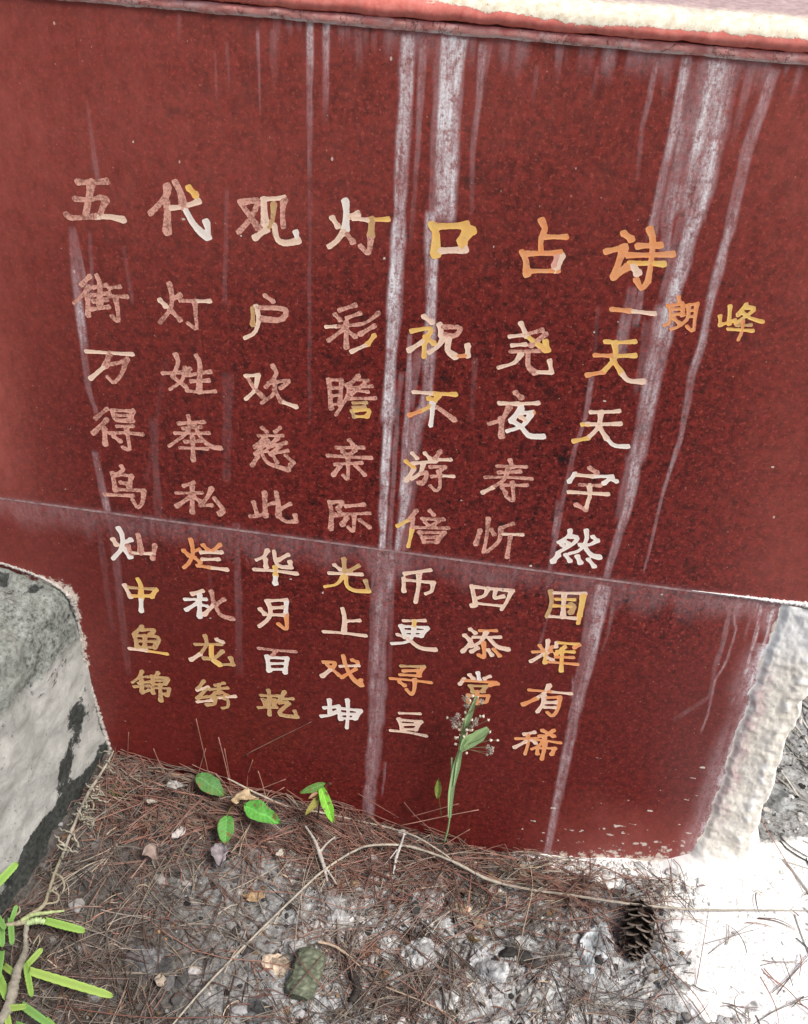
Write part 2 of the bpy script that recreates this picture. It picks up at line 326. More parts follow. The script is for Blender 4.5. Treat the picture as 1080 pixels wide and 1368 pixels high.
def streak_field(X, Z):
    S = np.zeros_like(X)
    for k, (pts, w0, w1, s0, s1) in enumerate(RUNS):
        P = px_poly(pts); L = np.concatenate([[0], np.cumsum(np.linalg.norm(np.diff(P, axis=0), axis=1))])
        w0, w1 = w0 * 0.001, w1 * 0.001
        zz = P[:, 1][::-1]; t = np.interp(Z, zz, L[::-1]) / L[-1]
        cx = np.interp(Z, zz, P[:, 0][::-1]) + (vnoise(Z * 40, k * 7.7) - 0.5) * 0.0013
        w = (w0 + (w1 - w0) * t) * (0.72 + 0.4 * vnoise(Z * 35, k * 3.1, 5))
        d = np.abs(X - cx) / np.maximum(w, 1e-4)
        prof = np.clip(1.15 - d ** 2 * 0.62, 0, 1) ** 1.2 * (0.8 + 0.35 * sstep(0.35, 0.95, d))
        end = sstep(zz[0] - 0.012, zz[0] + 0.004, Z) * sstep(zz[-1] + 0.004, zz[-1] - 0.002, Z)
        s = (s0 + (s1 - s0) * t) * prof * end
        S = np.maximum(S, s) + 0.25 * np.minimum(S, s)
    return S
def slab(name, x0, x1, z0, z1, depth, dx, dz, zfun=None, yoff=0.0):
    xs = np.arange(x0, x1 + dx / 2, dx); zs = np.linspace(z0, z1, int((z1 - z0) / dz) + 1)
    X, Z = np.meshgrid(xs, zs)
    if zfun is not None: Z = Z + zfun(X, Z)
    streak = streak_field(X, Z)
    seam_d = Z - 0.572
    # dusty film on foot and left margin, plus sheen painted in at top, upper corners
    dust_sheen = 0.34 * sstep(-0.05, -0.50, X) * sstep(0.62, 1.08, Z) + 0.30 * sstep(0.85, 1.18, Z) + 0.25 * sstep(-0.45, -0.62, X) \
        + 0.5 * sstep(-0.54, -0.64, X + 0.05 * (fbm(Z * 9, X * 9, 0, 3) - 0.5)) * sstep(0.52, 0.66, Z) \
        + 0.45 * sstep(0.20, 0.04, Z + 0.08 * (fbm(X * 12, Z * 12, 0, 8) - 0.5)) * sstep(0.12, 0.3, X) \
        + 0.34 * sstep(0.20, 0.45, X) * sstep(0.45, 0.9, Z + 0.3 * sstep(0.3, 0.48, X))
    dust_sheen = dust_sheen * (0.55 + 0.9 * fbm(X * 8, Z * 6, 0, 13))
    # film hanging below the mortar and below the joint
    streak = np.maximum(streak, 0.45 * sstep(0.35, 0.8, vnoise(X * 130, 7.7, 3)) * sstep(1.175, 1.208, Z + 0.02 * (vnoise(X * 90, 0.5) - 0.5)) * sstep(-0.26, -0.16, X) * (0.25 + 0.75 * vnoise(X * 55, 3.3, 1)))
    under = sstep(0.520, 0.568, Z + 0.03 * (vnoise(X * 70, 9.1) - 0.3)) * (Z < 0.571)
    streak = np.maximum(streak, under * (0.20 + 0.30 * sstep(0.30, 0.42, X) + 0.12 * sstep(-0.12, -0.1, X) * sstep(-0.04, -0.07, X)))
    streak = np.maximum(streak, 0.30 * np.exp(-np.abs(Z - 0.571) / 0.0025))
    # margin by the cement: mauve film and cement smears
    mg = sstep(0.400, 0.441, X + 0.02 * (fbm(Z * 14, X * 14, 0, 17) - 0.5)) * (Z < 0.50) * 0.55
    mg = mg + 0.35 * sstep(0.425, 0.444, X) * (Z < 0.571)
    streak = np.clip(np.maximum(streak, mg), 0, 1)
    # scratches and smears of cement near the foot
    crust = 0.40 * sstep(0.13, 0.02, Z) * sstep(0.16, 0.40, X) + 0.20 * sstep(0.022, 0.004, Z - np.interp(X, BX, BZ)) * sstep(0.08, 0.15, X) \
        + 0.14 * sstep(0.05, 0.02, Z - np.interp(X, BX, BZ)) * sstep(0.05, 0.14, X) + 0.55 * sstep(-0.52, -0.548, X) * sstep(0.47, 0.40, Z) + 0.25 * sstep(-0.49, -0.54, X) * sstep(0.5, 0.4, Z)
    crust = crust + 0.8 * sstep(0.430, 0.444, X + 0.006 * (vnoise(Z * 60, 2.2) - 0.5)) * (Z < 0.572) + 0.42 * sstep(0.0045, 0.001, np.abs(Z - 0.571)) * sstep(0.25, 0.38, X)
    crust = crust * (0.4 + 1.0 * fbm(X * 60, Z * 40, 0, 19, 3))
    fr = np.random.default_rng(5)
    for k in range(150):
        if k < 90: fx, fz = 0.44 - abs(fr.normal()) * 0.14, 0.02 + abs(fr.normal()) * (0.05 if k < 60 else 0.15)
        else: fx, fz = fr.uniform(-0.6, 0.45), fr.uniform(0.05, 1.1)
        if not (z0 - 0.02 < fz < z1 + 0.02): continue
        a, b = fr.uniform(0.0012, 0.006), fr.uniform(0.0012, 0.0026); th = fr.normal() * 0.25
        if k >= 90: a, b = fr.uniform(0.0008, 0.002), 0.0012
        m0 = (np.abs(X - fx) < 0.02) & (np.abs(Z - fz) < 0.02)
        dx_, dz_ = X[m0] - fx, Z[m0] - fz; u_ = (dx_ * math.cos(th) + dz_ * math.sin(th)) / (a * 1.6); v_ = (-dx_ * math.sin(th) + dz_ * math.cos(th)) / (b * 1.5)
        crust[m0] = np.maximum(crust[m0], (0.42 + 0.3 * fr.random()) * np.clip(1.3 - u_ ** 2 - v_ ** 2, 0, 1))
    grain = np.clip(1.0 - 0.55 * sstep(0.60, 0.35, Z) - 0.5 * sstep(-0.2, -0.6, X) - 0.4 * sstep(0.3, 0.5, X), 0.25, 1)
    n = X.size
    V = np.stack([X.ravel(), np.full(n, yoff), Z.ravel()], 1); fc = grid_faces(len(xs), len(zs))
    nx, nz = len(xs), len(zs)
    loop = list(range(nx)) + [nx * (j + 1) - 1 for j in range(1, nz)] + [nx * (nz - 1) + i for i in range(nx - 2, -1, -1)] + [nx * j for j in range(nz - 2, 0, -1)]
    bx = V[loop].copy(); bx[:, 1] += depth
    V = np.vstack([V, bx]); k = len(loop)
    faces = fc.tolist() + [[loop[i], n + i, n + (i + 1) % k, loop[(i + 1) % k]] for i in range(k)] + [[n + i for i in range(k)][::-1]]
    pad = lambda a: np.concatenate([a.ravel(), np.zeros(k)])
    faces = [f[::1] for f in faces]
    return link(name, new_mesh(name, V, faces, M_GRAN, False, {'streak': pad(streak), 'dust_sheen': pad(dust_sheen), 'crust': pad(crust), 'grain': pad(grain)}), wall)
chip = lambda X, Z: 0
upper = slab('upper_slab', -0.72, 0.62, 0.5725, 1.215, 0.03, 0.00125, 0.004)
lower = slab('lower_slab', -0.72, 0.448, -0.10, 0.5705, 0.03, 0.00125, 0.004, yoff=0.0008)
for nm, x0, x1, z0, z1 in (('upper_slab', WALL_L, -0.7215, 0.5725, 1.215), ('lower_slab', WALL_L, -0.7215, -0.1, 0.5705)):
    slab(nm, x0, x1, z0, z1, 0.03, 0.02, 0.02)

cem = NT('lime_cement', 0.9, 0.2)
cn = cem.noise(45, 7, 0.7); cn2 = cem.noise(200, 4, 0.7)
cc = cem.mix(cem.ramp(cn, 0.3, 0.7), (0.78, 0.72, 0.61), (0.95, 0.92, 0.84))
cc = cem.mix(cem.ramp(cn2, 0.56, 0.70, 0, 0.5), cc, (0.30, 0.28, 0.26))
cc = cem.mix(cem.attr('pale'), cc, (0.88, 0.88, 0.86))
cc = cem.mix(cem.math('MULTIPLY', cem.attr('mauve'), cem.ramp(cem.noise(60, 5, 0.7), 0.35, 0.6)), cc, (0.52, 0.34, 0.36))
cem.base(cc); cem.bump(cem.math('ADD', cn, cem.math('MULTIPLY', cn2, 0.4)), 0.6, 0.002)
M_CEM = cem.m
core = NT('mortar_core', 0.9, 0.2); core.base(core.mix(core.ramp(core.noise(80, 5, 0.7), 0.35, 0.65), (0.26, 0.11, 0.11), (0.55, 0.38, 0.37))); core.bump(core.noise(150, 4, 0.7), 0.5, 0.001)
def box(name, x0, x1, y0, y1, z0, z1, mat, parent):
    V = [(x, y, z) for x in (x0, x1) for y in (y0, y1) for z in (z0, z1)]
    return link(name, new_mesh(name, V, [[0, 1, 3, 2], [4, 6, 7, 5], [0, 4, 5, 1], [2, 3, 7, 6], [0, 2, 6, 4], [1, 5, 7, 3]], mat), parent)
box('mortar_bed', WALL_L, 0.440, 0.0004, 0.028, 0.5688, 0.5742, core.m, wall)
box('wall_core', WALL_L, 0.44, 0.0315, 0.30, -0.15, 1.212, core.m, wall)

# cement band finishing the right end (a rough rounded fillet, thicker at the bottom)
def edge_band():
    us = np.linspace(0, 1, 70); zs = np.linspace(-0.12, 0.571, 260)
    U, Z = np.meshgrid(us, zs)
    half = 0.082 + 0.012 * (fbm(Z * 9, 0.3, 0, 2) - 0.5) + 0.05 * sstep(0.14, 0.0, Z)
    left = 0.4485 + 0.022 * (fbm(Z * 22, 4.1, 0, 6, 6, .65) - 0.5) - 0.013 - 0.055 * sstep(0.075, 0.02, Z)
    X = left + U * (half + 0.0)
    prof = np.sin(np.clip(U * 1.25, 0, 1) * math.pi / 2) ** 0.7
    Y = 0.0008 - 0.0045 * sstep(0, 0.14, U) - 0.006 * sstep(0.1, 0.75, U) - 0.050 * sstep(0.12, -0.01, Z) ** 1.5 * np.sin(np.clip(U * 1.1, 0, 1) * math.pi) ** 0.6 + 0.055 * sstep(0.80, 1.0, U)
    Y = Y + (fbm(X * 40, Z * 40, 0, 23) - 0.5) * 0.005 * np.sin(U * math.pi) ** 0.5 + (fbm(X * 120, Z * 120, 0, 24, 3) - 0.5) * 0.0030 * sstep(0, 0.1, U)
    ridge = np.exp(-((U - 0.62) / 0.07) ** 2) * (fbm(Z * 70, 1.1, 0, 3, 5, .7) - 0.4) * 0.008
    Y = Y - ridge
    pale = np.clip(sstep(0.44, 0.54, Z) + sstep(0.10, 0.04, Z) + 0.75 * sstep(0.22, 0.0, U) * sstep(0.3, 0.42, Z) + 0.8 * np.exp(-((U - 0.62) / 0.06) ** 2) * sstep(0.5, 0.7, vnoise(Z * 110, 1.1, 0, 3)), 0, 1)
    mauve = 0.7 * sstep(0.0, 0.06, U) * sstep(0.34, 0.22, U) * sstep(0.10, 0.2, Z) * sstep(0.50, 0.42, Z)
    n = X.size; fc = grid_faces(len(us), len(zs)).tolist()
    V = np.stack([X.ravel(), Y.ravel(), Z.ravel()], 1)
    # side going back along the wall's end
    e = [len(us) * (j + 1) - 1 for j in range(len(zs))]
    B1 = V[e].copy(); B1[:, 1] = 0.28; B1[:, 0] += 0.004
    V = np.vstack([V, B1]); fc += [[e[j], n + j, n + j + 1, e[j + 1]] for j in range(len(zs) - 1)]
    B2 = []
    k = len(B1) + len(B2)
    link('cement_edging', new_mesh('cement_edging', V, fc, M_CEM, True, {'pale': np.concatenate([pale.ravel(), np.zeros(k)]), 'mauve': np.concatenate([mauve.ravel(), np.zeros(k)])}), wall)
edge_band()
# thin lime bead lying along the right part of the joint, and the shelf of cement under the upper slab beyond it
mb = MB()
pts = [wall_pt(a, b, -0.001) for a, b in ((925,789),(950,792),(975,795),(1000,798),(1030,802),(1062,806),(1085,809))]
mb.tube(pts, [0.0003, 0.0006, 0.0014, 0.0014, 0.0022, 0.0030, 0.006], (0.82, 0.80, 0.78), 7, 120, 0.9)
mb.build('lime_bead', tint_mat('lime_bead', 0.9, 0.2, 0.1, 300), wall, True)

# ------------------------------------------------------------------ coping on top of the wall
cop = NT('flaking_red_paint', 0.7, 0.35)
ca = cop.noise(16, 6, 0.7, stretch=(0.35, 1, 1)); cb = cop.noise(120, 5, 0.7)
redp = cop.mix(cop.ramp(cb, 0.3, 0.7), (0.68, 0.15, 0.12), (0.85, 0.30, 0.25))
cream = cop.mix(cop.ramp(cb, 0.35, 0.6), (0.62, 0.52, 0.38), (0.85, 0.80, 0.66))
kk = cop.ramp(cop.math('ADD', cop.attr('worn'), cop.math('MULTIPLY', cop.math('ADD', cop.math('SUBTRACT', ca, 0.5), cop.math('MULTIPLY', cop.math('SUBTRACT', cop.noise(70, 6, 0.8), 0.5), 0.6)), 1.5)), 0.47, 0.53)
c_ = cop.mix(kk, redp, cream)
spk = cop.math('MULTIPLY', cop.ramp(cop.noise(260, 3, 0.7), 0.68, 0.72), cop.ramp(kk, 0.3, 0.8))
c_ = cop.mix(cop.math('MULTIPLY', spk, 0.8), c_, (0.16, 0.10, 0.08))
c_ = cop.mix(cop.attr('mauve'), c_, cop.mix(cop.ramp(cb, 0.35, 0.65), (0.36, 0.24, 0.24), (0.52, 0.40, 0.38)))
cop.base(c_); cop.bump(cop.math('ADD', cop.math('MULTIPLY', cb, 0.4), kk), 0.4, 0.0012)
def sweep(name, prof, x0, x1, dx, mat, attrs, jit=0.001, seed=0, smooth=True):
    """profile (y, z) swept along x; attrs: name -> values per profile point"""
    P = np.array(prof, float); xs = np.concatenate([np.arange(WALL_L, x0, 0.2), np.arange(x0, x1, dx)])
    X, I = np.meshgrid(xs, np.arange(len(P))); Y = P[:, 0][I]; Z = P[:, 1][I]
    Y = Y + (fbm(X * 45, I * 0.4, 0, seed, 5, .65) - 0.5) * jit * 2; Z = Z + (fbm(X * 45, I * 0.25, 7, seed + 9, 5, .65) - 0.5) * jit * 2.4
    V = np.stack([X.ravel(), Y.ravel(), Z.ravel()], 1); fc = grid_faces(len(xs), len(P)).tolist()
    A = {k: np.array(v, float)[I].ravel() for k, v in attrs.items()}
    if 'worn' in A: A['worn'] = A['worn'] - 0.40 * sstep(0.10, -0.12, X.ravel()) - 0.2 * sstep(-0.1, -0.3, X.ravel())
    return link(name, new_mesh(name, V, fc, mat, smooth, A), wall)
def dens(P, n):                                   # resample profile
    P = np.array(P, float); L = np.concatenate([[0], np.cumsum(np.linalg.norm(np.diff(P, axis=0), axis=1))])
    t = np.linspace(0, L[-1], n); return np.stack([np.interp(t, L, P[:, 0]), np.interp(t, L, P[:, 1])], 1)
# mortar fillet directly above the slab
mort = NT('pink_mortar', 0.85, 0.25)
mc = mort.mix(mort.ramp(mort.noise(60, 6, 0.7), 0.35, 0.65), (0.62, 0.20, 0.18), (0.82, 0.42, 0.38))
mc = mort.mix(mort.ramp(mort.noise(28, 6, 0.75), 0.52, 0.60, 0, 0.8), mc, (0.80, 0.52, 0.50)); mc = mort.mix(mort.math('MULTIPLY', mort.attr('foot'), mort.ramp(mort.noise(50, 5, 0.8), 0.40, 0.52)), mc, (0.85, 0.74, 0.74)); mc = mort.mix(mort.ramp(mort.math('ABSOLUTE', mort.math('SUBTRACT', mort.noise(22, 7, 0.65, dist=0.6), 0.5)), 0.010, 0.002, 0, 0.8), mc, (0.14, 0.04, 0.04)); mort.base(mc); mort.bump(mort.noise(120, 5, 0.7), 0.6, 0.0015)
P = dens([(0.002, 1.209), (-0.0025, 1.2115), (-0.0040, 1.215), (-0.0042, 1.2185), (-0.003, 1.2205), (0.020, 1.2210)], 16)
sweep('mortar_fillet', P, -0.72, 0.70, 0.003, mort.m, {'foot': sstep(1.2135, 1.2115, P[:, 1])}, 0.0012, 3)
P = dens([(0.030, 1.2222), (-0.004, 1.2218), (-0.0062, 1.2226), (-0.0078, 1.226), (-0.0082, 1.230), (-0.0075, 1.235), (-0.005, 1.2405), (-0.001, 1.2450), (0.010, 1.2480), (0.035, 1.2500), (0.32, 1.262), (0.325, 1.20)], 70)
worn = np.interp(P[:, 1], [1.222, 1.229, 1.2325, 1.236, 1.244, 1.248], [0.0, 0.22, 0.46, 0.80, 1.0, 1.1])
mv = sstep(1.2478, 1.2500, P[:, 1])
sweep('coping', P, -0.72, 0.75, 0.0025, cop.m, {'worn': worn, 'mauve': mv}, 0.0020, 12)

# ------------------------------------------------------------------ letters (each one a cut, painted character)
W_, S_, P_, O_, Y_, T_ = (0.95, 0.86, 0.78), (0.95, 0.68, 0.52), (0.80, 0.40, 0.31), (0.88, 0.34, 0.12), (0.92, 0.55, 0.14), (0.62, 0.38, 0.16)
PAL = {'W': (W_, 0.0), 'S': (S_, 0.10), 'P': (P_, 0.27), 'O': (O_, 0.05), 'Y': (Y_, 0.03), 'T': (T_, 0.16)}
# window origin x, y, zoom; then per character: name, stroke width in photo px, strokes
TXT = [
(80,230,5.143,[
 ('五',7.4,'P 125 65 200 68 320 62;P 215 75 205 150 180 290;P 105 182 200 188 285 172 320 190;P 315 190 290 250 275 300;P 45 290 90 312 250 302;S 250 302 340 305 435 325'),
 ('代',7.2,'P 740 100 725 170 625 280;P 735 200 740 300 738 405;S 755 245 850 235 955 200;P 795 70 830 140 850 230;W 850 230 910 340 970 410 1015 440;W 1015 440 1018 400 1008 345;Y 890 110 930 150'),
 ('街',5.2,'P 205 715 150 770;P 200 790 160 840 100 900;P 190 850 195 980;P 255 710 275 770 275 920;P 235 790 320 775;P 215 845 340 830;P 235 885 320 875;P 220 940 335 925;P 340 795 410 785;P 340 850 460 855;P 385 865 400 960 400 1020 360 990'),
 ('灯',5.2,'S 690 880 725 915;P 755 770 770 850 760 940 690 1030;P 775 870 825 845;P 775 960 825 1010;P 830 880 930 885;S 930 885 1030 885;P 930 895 935 990 940 1075 880 1035')]),
(300,250,4.696,[
 ('观',6.2,'P 105 95 205 80 205 110 165 195 90 280;P 110 110 160 180 210 250;S 245 75 250 150 255 225;S 250 75 375 65;P 375 75 365 150 370 245;T 310 110 300 210 265 265;S 265 265 195 315;S 315 240 330 320 380 350 460 335;W 460 340 450 285'),
 ('灯',6.6,'S 680 195 710 240;W 760 90 765 160 760 260;S 760 260 710 330 660 370;S 780 185 835 165;P 765 290 805 340;S 810 195 910 205;Y 910 203 1025 200;T 925 205 920 300;P 920 300 905 410 855 370'),
 ('户',5.0,'P 255 680 305 715;S 200 750 215 830 190 910 130 945;P 215 755 380 765 355 830 235 825;T 180 760 178 860'),
 ('彩',5.2,'P 725 770 820 740;P 695 800 725 830;P 770 820 850 790;S 640 875 700 873;P 700 873 750 870 850 860;P 765 850 765 1000;P 750 890 655 960;P 770 900 820 935;P 965 790 920 830 860 860;P 940 870 855 920;Y 940 930 900 985;S 900 985 800 1030')]),
(540,280,4.696,[
 ('口',9.0,'Y 175 95 200 150 198 275;Y 200 105 340 100 390 95;Y 385 100 425 132;Y 415 132 375 200 362 250;Y 395 120 365 200;S 210 258 380 250'),
 ('占',7.2,'O 865 70 885 120 860 180 860 265;O 890 170 1015 170;O 740 265 765 320 770 400;O 765 275 980 270;S 990 290 955 375;P 965 290 950 350;O 780 385 965 382'),
 ('祝',6.2,'S 125 670 175 705;Y 50 760 170 745 130 820;S 130 820 35 880;Y 140 800 130 840 125 920;Y 150 810 185 835;S 225 725 235 785;P 235 735 350 740 320 790 250 785;S 250 800 215 855 160 895;S 285 800 275 880 320 920;O 320 920 400 915;S 400 915 400 855'),
 ('尧',5.6,'S 735 715 770 790;Y 770 790 820 830 890 880;Y 905 880 890 830;S 665 795 760 785;P 760 785 865 755;S 680 850 760 845;P 890 780 800 850;P 670 890 850 885;S 735 905 690 960 595 990;P 780 900 780 980 820 1020;S 820 1020 925 1020;S 925 1015 915 950')]),
(770,290,4.154,[
 ('诗',8.0,'O 265 90 305 120;O 170 190 270 165;O 265 170 240 240 210 325;O 210 330 285 275;O 410 70 425 120 420 220 400 350;O 400 355 365 395 335 350;O 345 160 465 155;O 290 210 400 210 535 205;Y 300 255 400 255 485 260;S 315 270 340 305'),
 ('一',6.2,'O 200 510 300 520;S 300 520 435 535'),
 ('朗',4.6,'O 570 445 575 470;O 510 490 590 480;O 525 490 520 580 490 600;O 595 490 590 540;O 530 512 590 507;O 530 540 590 535;O 540 560 575 590;O 625 490 620 560 570 605 530 620;O 630 485 675 480;O 670 485 660 560 650 630 615 605;O 630 518 660 515;O 625 552 655 550'),
 ('峰',4.6,'Y 855 495 850 590;Y 800 550 800 597;Y 800 597 880 573;Y 945 485 900 540;Y 950 500 990 510 935 555 885 590;Y 925 530 970 560 1035 580;T 890 600 970 598;Y 845 620 980 630;O 925 575 922 630 900 680'),
 ('天',6.6,'Y 165 690 240 695 325 690;O 105 765 200 770;Y 200 770 325 768;Y 215 700 215 780 150 860;O 150 860 65 875;Y 205 790 250 860;S 250 860 290 905 370 912')]),
(100,440,5.143,[
 ('万',5.2,'S 80 150 230 160 395 170;P 240 165 210 250;S 210 250 110 335;P 230 240 300 230 360 205;P 350 215 325 300 270 365 225 325'),
 ('姓',4.8,'P 695 175 710 230 675 320;P 605 300 735 295;P 675 325 765 395;P 760 265 735 350 655 410;P 835 180 860 240 855 425;P 790 270 770 310;P 790 312 930 290;P 800 355 920 350;P 770 420 860 430 965 425'),
 ('得',4.8,'P 220 545 145 610;P 220 620 130 710;P 205 680 210 785;P 255 555 285 620 395 625;P 260 555 400 560;P 400 560 380 625;P 290 590 380 590;P 290 665 400 665;P 240 710 350 710 465 720;P 355 680 370 760 375 825 330 810;P 270 735 310 765'),
 ('奉',4.6,'P 780 595 795 655;P 795 655 760 720 650 800;P 715 645 885 635;P 745 680 865 670;P 690 712 920 712;P 830 665 865 740 930 800 1000 815;P 760 770 870 765;P 725 812 910 820;P 810 740 815 895')]),
(300,470,4.696,[
 ('欢',5.0,'S 135 150 215 145;S 210 150 190 240 135 295;P 150 170 190 230 240 280;P 305 90 325 140 260 220;P 280 195 405 180 355 225;P 315 185 310 260 235 320;P 315 240 355 310;S 355 310 450 345'),
 ('瞻',4.6,'P 655 175 670 350;P 660 175 735 175;P 735 180 725 330;P 670 225 725 225;P 675 275 725 270;P 670 328 725 328;P 840 150 790 200 770 210;P 820 172 900 180;P 775 205 775 270 700 395;P 785 225 925 215;P 820 240 900 250;P 880 200 800 262;P 780 292 945 290;T 810 320 890 318;T 810 345 880 345;T 800 370 815 405;Y 800 370 905 365 895 405;Y 815 405 895 405'),
 ('亲',4.8,'P 785 555 805 580;P 705 600 870 600;P 745 625 765 645;P 820 615 790 645;P 650 650 780 658 920 665;P 695 705 860 695;P 775 660 775 790 745 775;P 725 715 685 770;P 820 710 880 770'),
 ('慈',4.4,'P 235 475 265 500;P 350 475 320 500;P 215 525 365 525;P 255 535 195 595;P 195 595 275 560;P 255 580 195 640;P 195 640 265 620;P 335 540 275 595;P 275 597 385 570;P 350 590 290 640;P 290 640 395 620;P 210 655 175 710;P 235 640 280 700 400 740;P 400 740 418 708;P 305 650 330 690;P 385 650 435 695')]),
(310,640,5.143,[
 ('此',5.2,'P 150 160 175 245;P 225 95 230 250;P 130 255 180 252 235 235;P 235 178 285 165;P 305 90 320 180 320 250;P 320 250 370 290 440 290;P 440 290 435 250;P 400 170 330 205'),
 ('际',5.0,'P 670 155 685 230 680 340;P 690 160 760 155 730 200;P 730 205 755 245 710 245;P 785 185 905 175;P 760 240 945 235;P 840 245 835 355 800 330;P 790 265 760 310;P 880 280 945 330'),
 ('华',5.0,'S 245 490 220 530 170 555;S 230 550 235 600;S 290 495 300 560 330 600 405 605;S 405 605 400 570;S 385 520 320 555;S 155 620 300 630 445 650;Y 298 605 300 660;W 300 660 298 715'),
 ('光',5.0,'T 770 550 775 640;S 705 590 745 620;T 870 595 810 630;S 670 645 780 650 890 655;Y 770 660 720 720 640 738;Y 785 670 790 730 840 765 940 770;T 940 770 920 700'),
 ('月',5.0,'S 245 840 265 900 250 960 190 1010;S 255 835 375 830;W 375 840 370 930;O 372 930 375 1030 320 995;S 275 885 360 880;S 265 930 360 935;S 195 895 225 925')]),
(320,790,5.4,[
 ('上',4.8,'S 745 125 760 200 755 295;S 770 215 865 210;S 610 290 750 300 910 320'),
 ('戏',4.6,'O 610 510 690 515 665 560;S 665 560 600 610;O 635 530 720 605;O 750 465 770 540 820 630 880 675;O 880 675 878 640;S 730 540 860 535;O 815 495 850 510;O 840 560 740 620'),
 ('坤',4.8,'W 650 785 655 880;W 615 840 715 830;W 595 900 650 893 700 870;W 715 835 730 920;W 720 843 875 860;W 870 865 835 915;W 735 882 850 888;W 735 915 840 918;W 780 785 785 880 775 985'),
 ('百',4.8,'P 140 410 270 425 405 435;P 260 430 240 465;W 200 470 215 570;W 205 475 345 482;W 345 482 330 585;W 225 520 335 520;W 225 562 330 562'),
 ('乾',4.2,'T 210 715 218 760;T 155 750 280 755;T 170 780 190 830;T 185 785 260 780 250 820;T 190 808 250 803;T 140 838 265 836;T 215 765 218 890;T 325 725 290 790;T 310 775 385 775;T 290 805 365 800 310 850 290 875 310 895 415 905;T 415 905 400 865')]),
(120,610,5.4,[
 ('鸟',5.0,'P 230 70 240 95 200 130;P 165 120 185 240;P 190 125 305 140;P 300 140 285 230;P 225 185 265 195;P 180 235 290 240 390 245;P 390 245 380 330 345 365 310 310;P 110 272 310 282'),
 ('私',4.8,'P 750 185 680 210;P 625 262 810 260;P 740 210 740 400;P 725 290 630 355;P 755 290 795 320;P 880 230 850 290 800 350;P 800 352 880 350;P 900 300 960 380 940 410'),
 ('灿',5.2,'S 170 600 190 630;W 210 520 235 570 230 660 170 735;W 245 620 295 600;W 250 670 290 720;P 350 565 365 640 370 690;P 275 640 295 700;S 300 695 460 700;P 470 640 455 735'),
 ('烂',5.0,'O 680 680 715 710;O 730 600 745 690 720 760 680 800;O 750 680 790 670;O 760 730 795 760;O 820 640 850 670;O 940 635 890 680;S 805 690 950 690;S 815 740 930 740;O 780 785 870 800;S 870 800 990 815')]),
(140,770,5.4,[
 ('中',4.8,'S 145 65 185 145;T 165 78 245 85 365 92;Y 370 95 340 145;Y 190 140 340 140;Y 240 20 262 70 262 150;W 262 150 264 248'),
 ('鱼',4.6,'T 270 360 220 410;T 265 385 355 385 330 420;T 215 420 235 510;T 220 425 385 440 360 515;T 240 465 360 470;T 290 430 290 510;T 240 510 360 512;S 180 520 300 535;Y 300 535 450 560'),
 ('锦',4.2,'T 270 685 245 730 200 765;T 255 725 310 725;T 245 770 325 760;T 265 745 270 835;T 215 795 320 790;T 270 840 320 820;T 385 695 370 720;T 340 720 350 775;T 350 725 455 735 440 770;T 355 750 440 752;T 355 778 440 778;T 345 800 350 840;T 350 802 465 810;T 465 810 455 860 435 850;T 400 780 405 895'),
 ('秋',4.8,'S 705 105 635 125;W 580 165 730 165;W 685 130 685 290;W 670 190 590 240;W 700 205 740 215;P 770 110 790 200;S 790 200 720 275;P 860 165 800 205;P 800 215 840 280 920 305'),
 ('龙',4.8,'T 725 430 735 490 690 560;S 690 560 625 600;T 655 490 840 490;Y 770 495 775 590 830 635;T 830 635 925 635;T 925 635 910 590;T 850 540 790 590 720 590;S 810 455 850 475'),
 ('绣',4.2,'T 715 755 670 815;S 670 820 745 800;T 745 800 670 880;T 670 880 740 868;S 670 905 770 895;T 860 770 800 785;T 760 815 885 805;T 825 780 825 840;T 800 840 770 870;T 845 835 890 860;T 775 870 860 868;T 800 875 790 920 740 925;S 830 875 940 865;T 860 878 890 895 888 940 850 950')]),
(520,500,4.696,[
 ('不',5.6,'S 155 110 280 120;Y 280 120 415 125;Y 310 135 255 200 200 230;O 200 230 130 255;W 275 180 270 250 262 320;P 300 205 350 240 410 285;Y 250 150 285 165'),
 ('夜',5.8,'P 795 115 830 145;S 695 180 810 185;S 810 185 935 180;P 755 205 710 280 630 310;P 705 280 705 385;W 830 210 770 290;W 830 240 900 240;O 885 245 905 240;W 890 250 840 320 745 355;W 770 290 830 330 880 385 965 390;S 828 268 860 288'),
 ('游',4.8,'S 145 495 175 525;Y 105 545 155 585;S 155 595 110 665;S 225 495 255 525;S 150 558 290 545;S 215 560 195 620 145 655;P 200 620 238 620 215 680 190 680;P 320 485 290 530;S 310 535 385 535;P 260 580 355 580 310 610;S 320 635 405 640;P 315 615 320 700 295 730 260 700;P 270 640 330 635'),
 ('倍',4.8,'P 170 855 130 910;Y 130 910 55 950;P 150 900 145 970;Y 145 970 130 1040 120 1080;P 255 855 280 880;P 210 905 340 910;P 225 925 245 945;P 310 920 280 945;P 160 960 370 965;P 190 990 220 1050;P 200 992 350 992;P 340 1000 300 1050;P 220 1052 300 1052;P 230 1022 300 1022'),
 ('寿',5.0,'P 760 540 775 580;P 680 575 860 580;P 690 615 820 610;P 605 645 750 645 895 655;P 750 590 720 660 650 710;S 650 710 590 740;P 710 695 865 695;P 775 680 780 790 735 765;P 710 710 730 740')]),
(500,680,5.4,[
 ('忻',5.0,'P 765 155 735 250;P 825 70 815 180 790 310;P 845 150 865 180;P 1000 105 920 135;P 915 145 900 230 820 305;S 920 180 1070 185;P 985 195 960 345'),
 ('币',5.0,'S 405 440 300 455 225 465;S 215 500 215 590;S 215 510 315 520 430 530;S 425 535 415 590 375 610;S 325 465 320 560 300 670'),
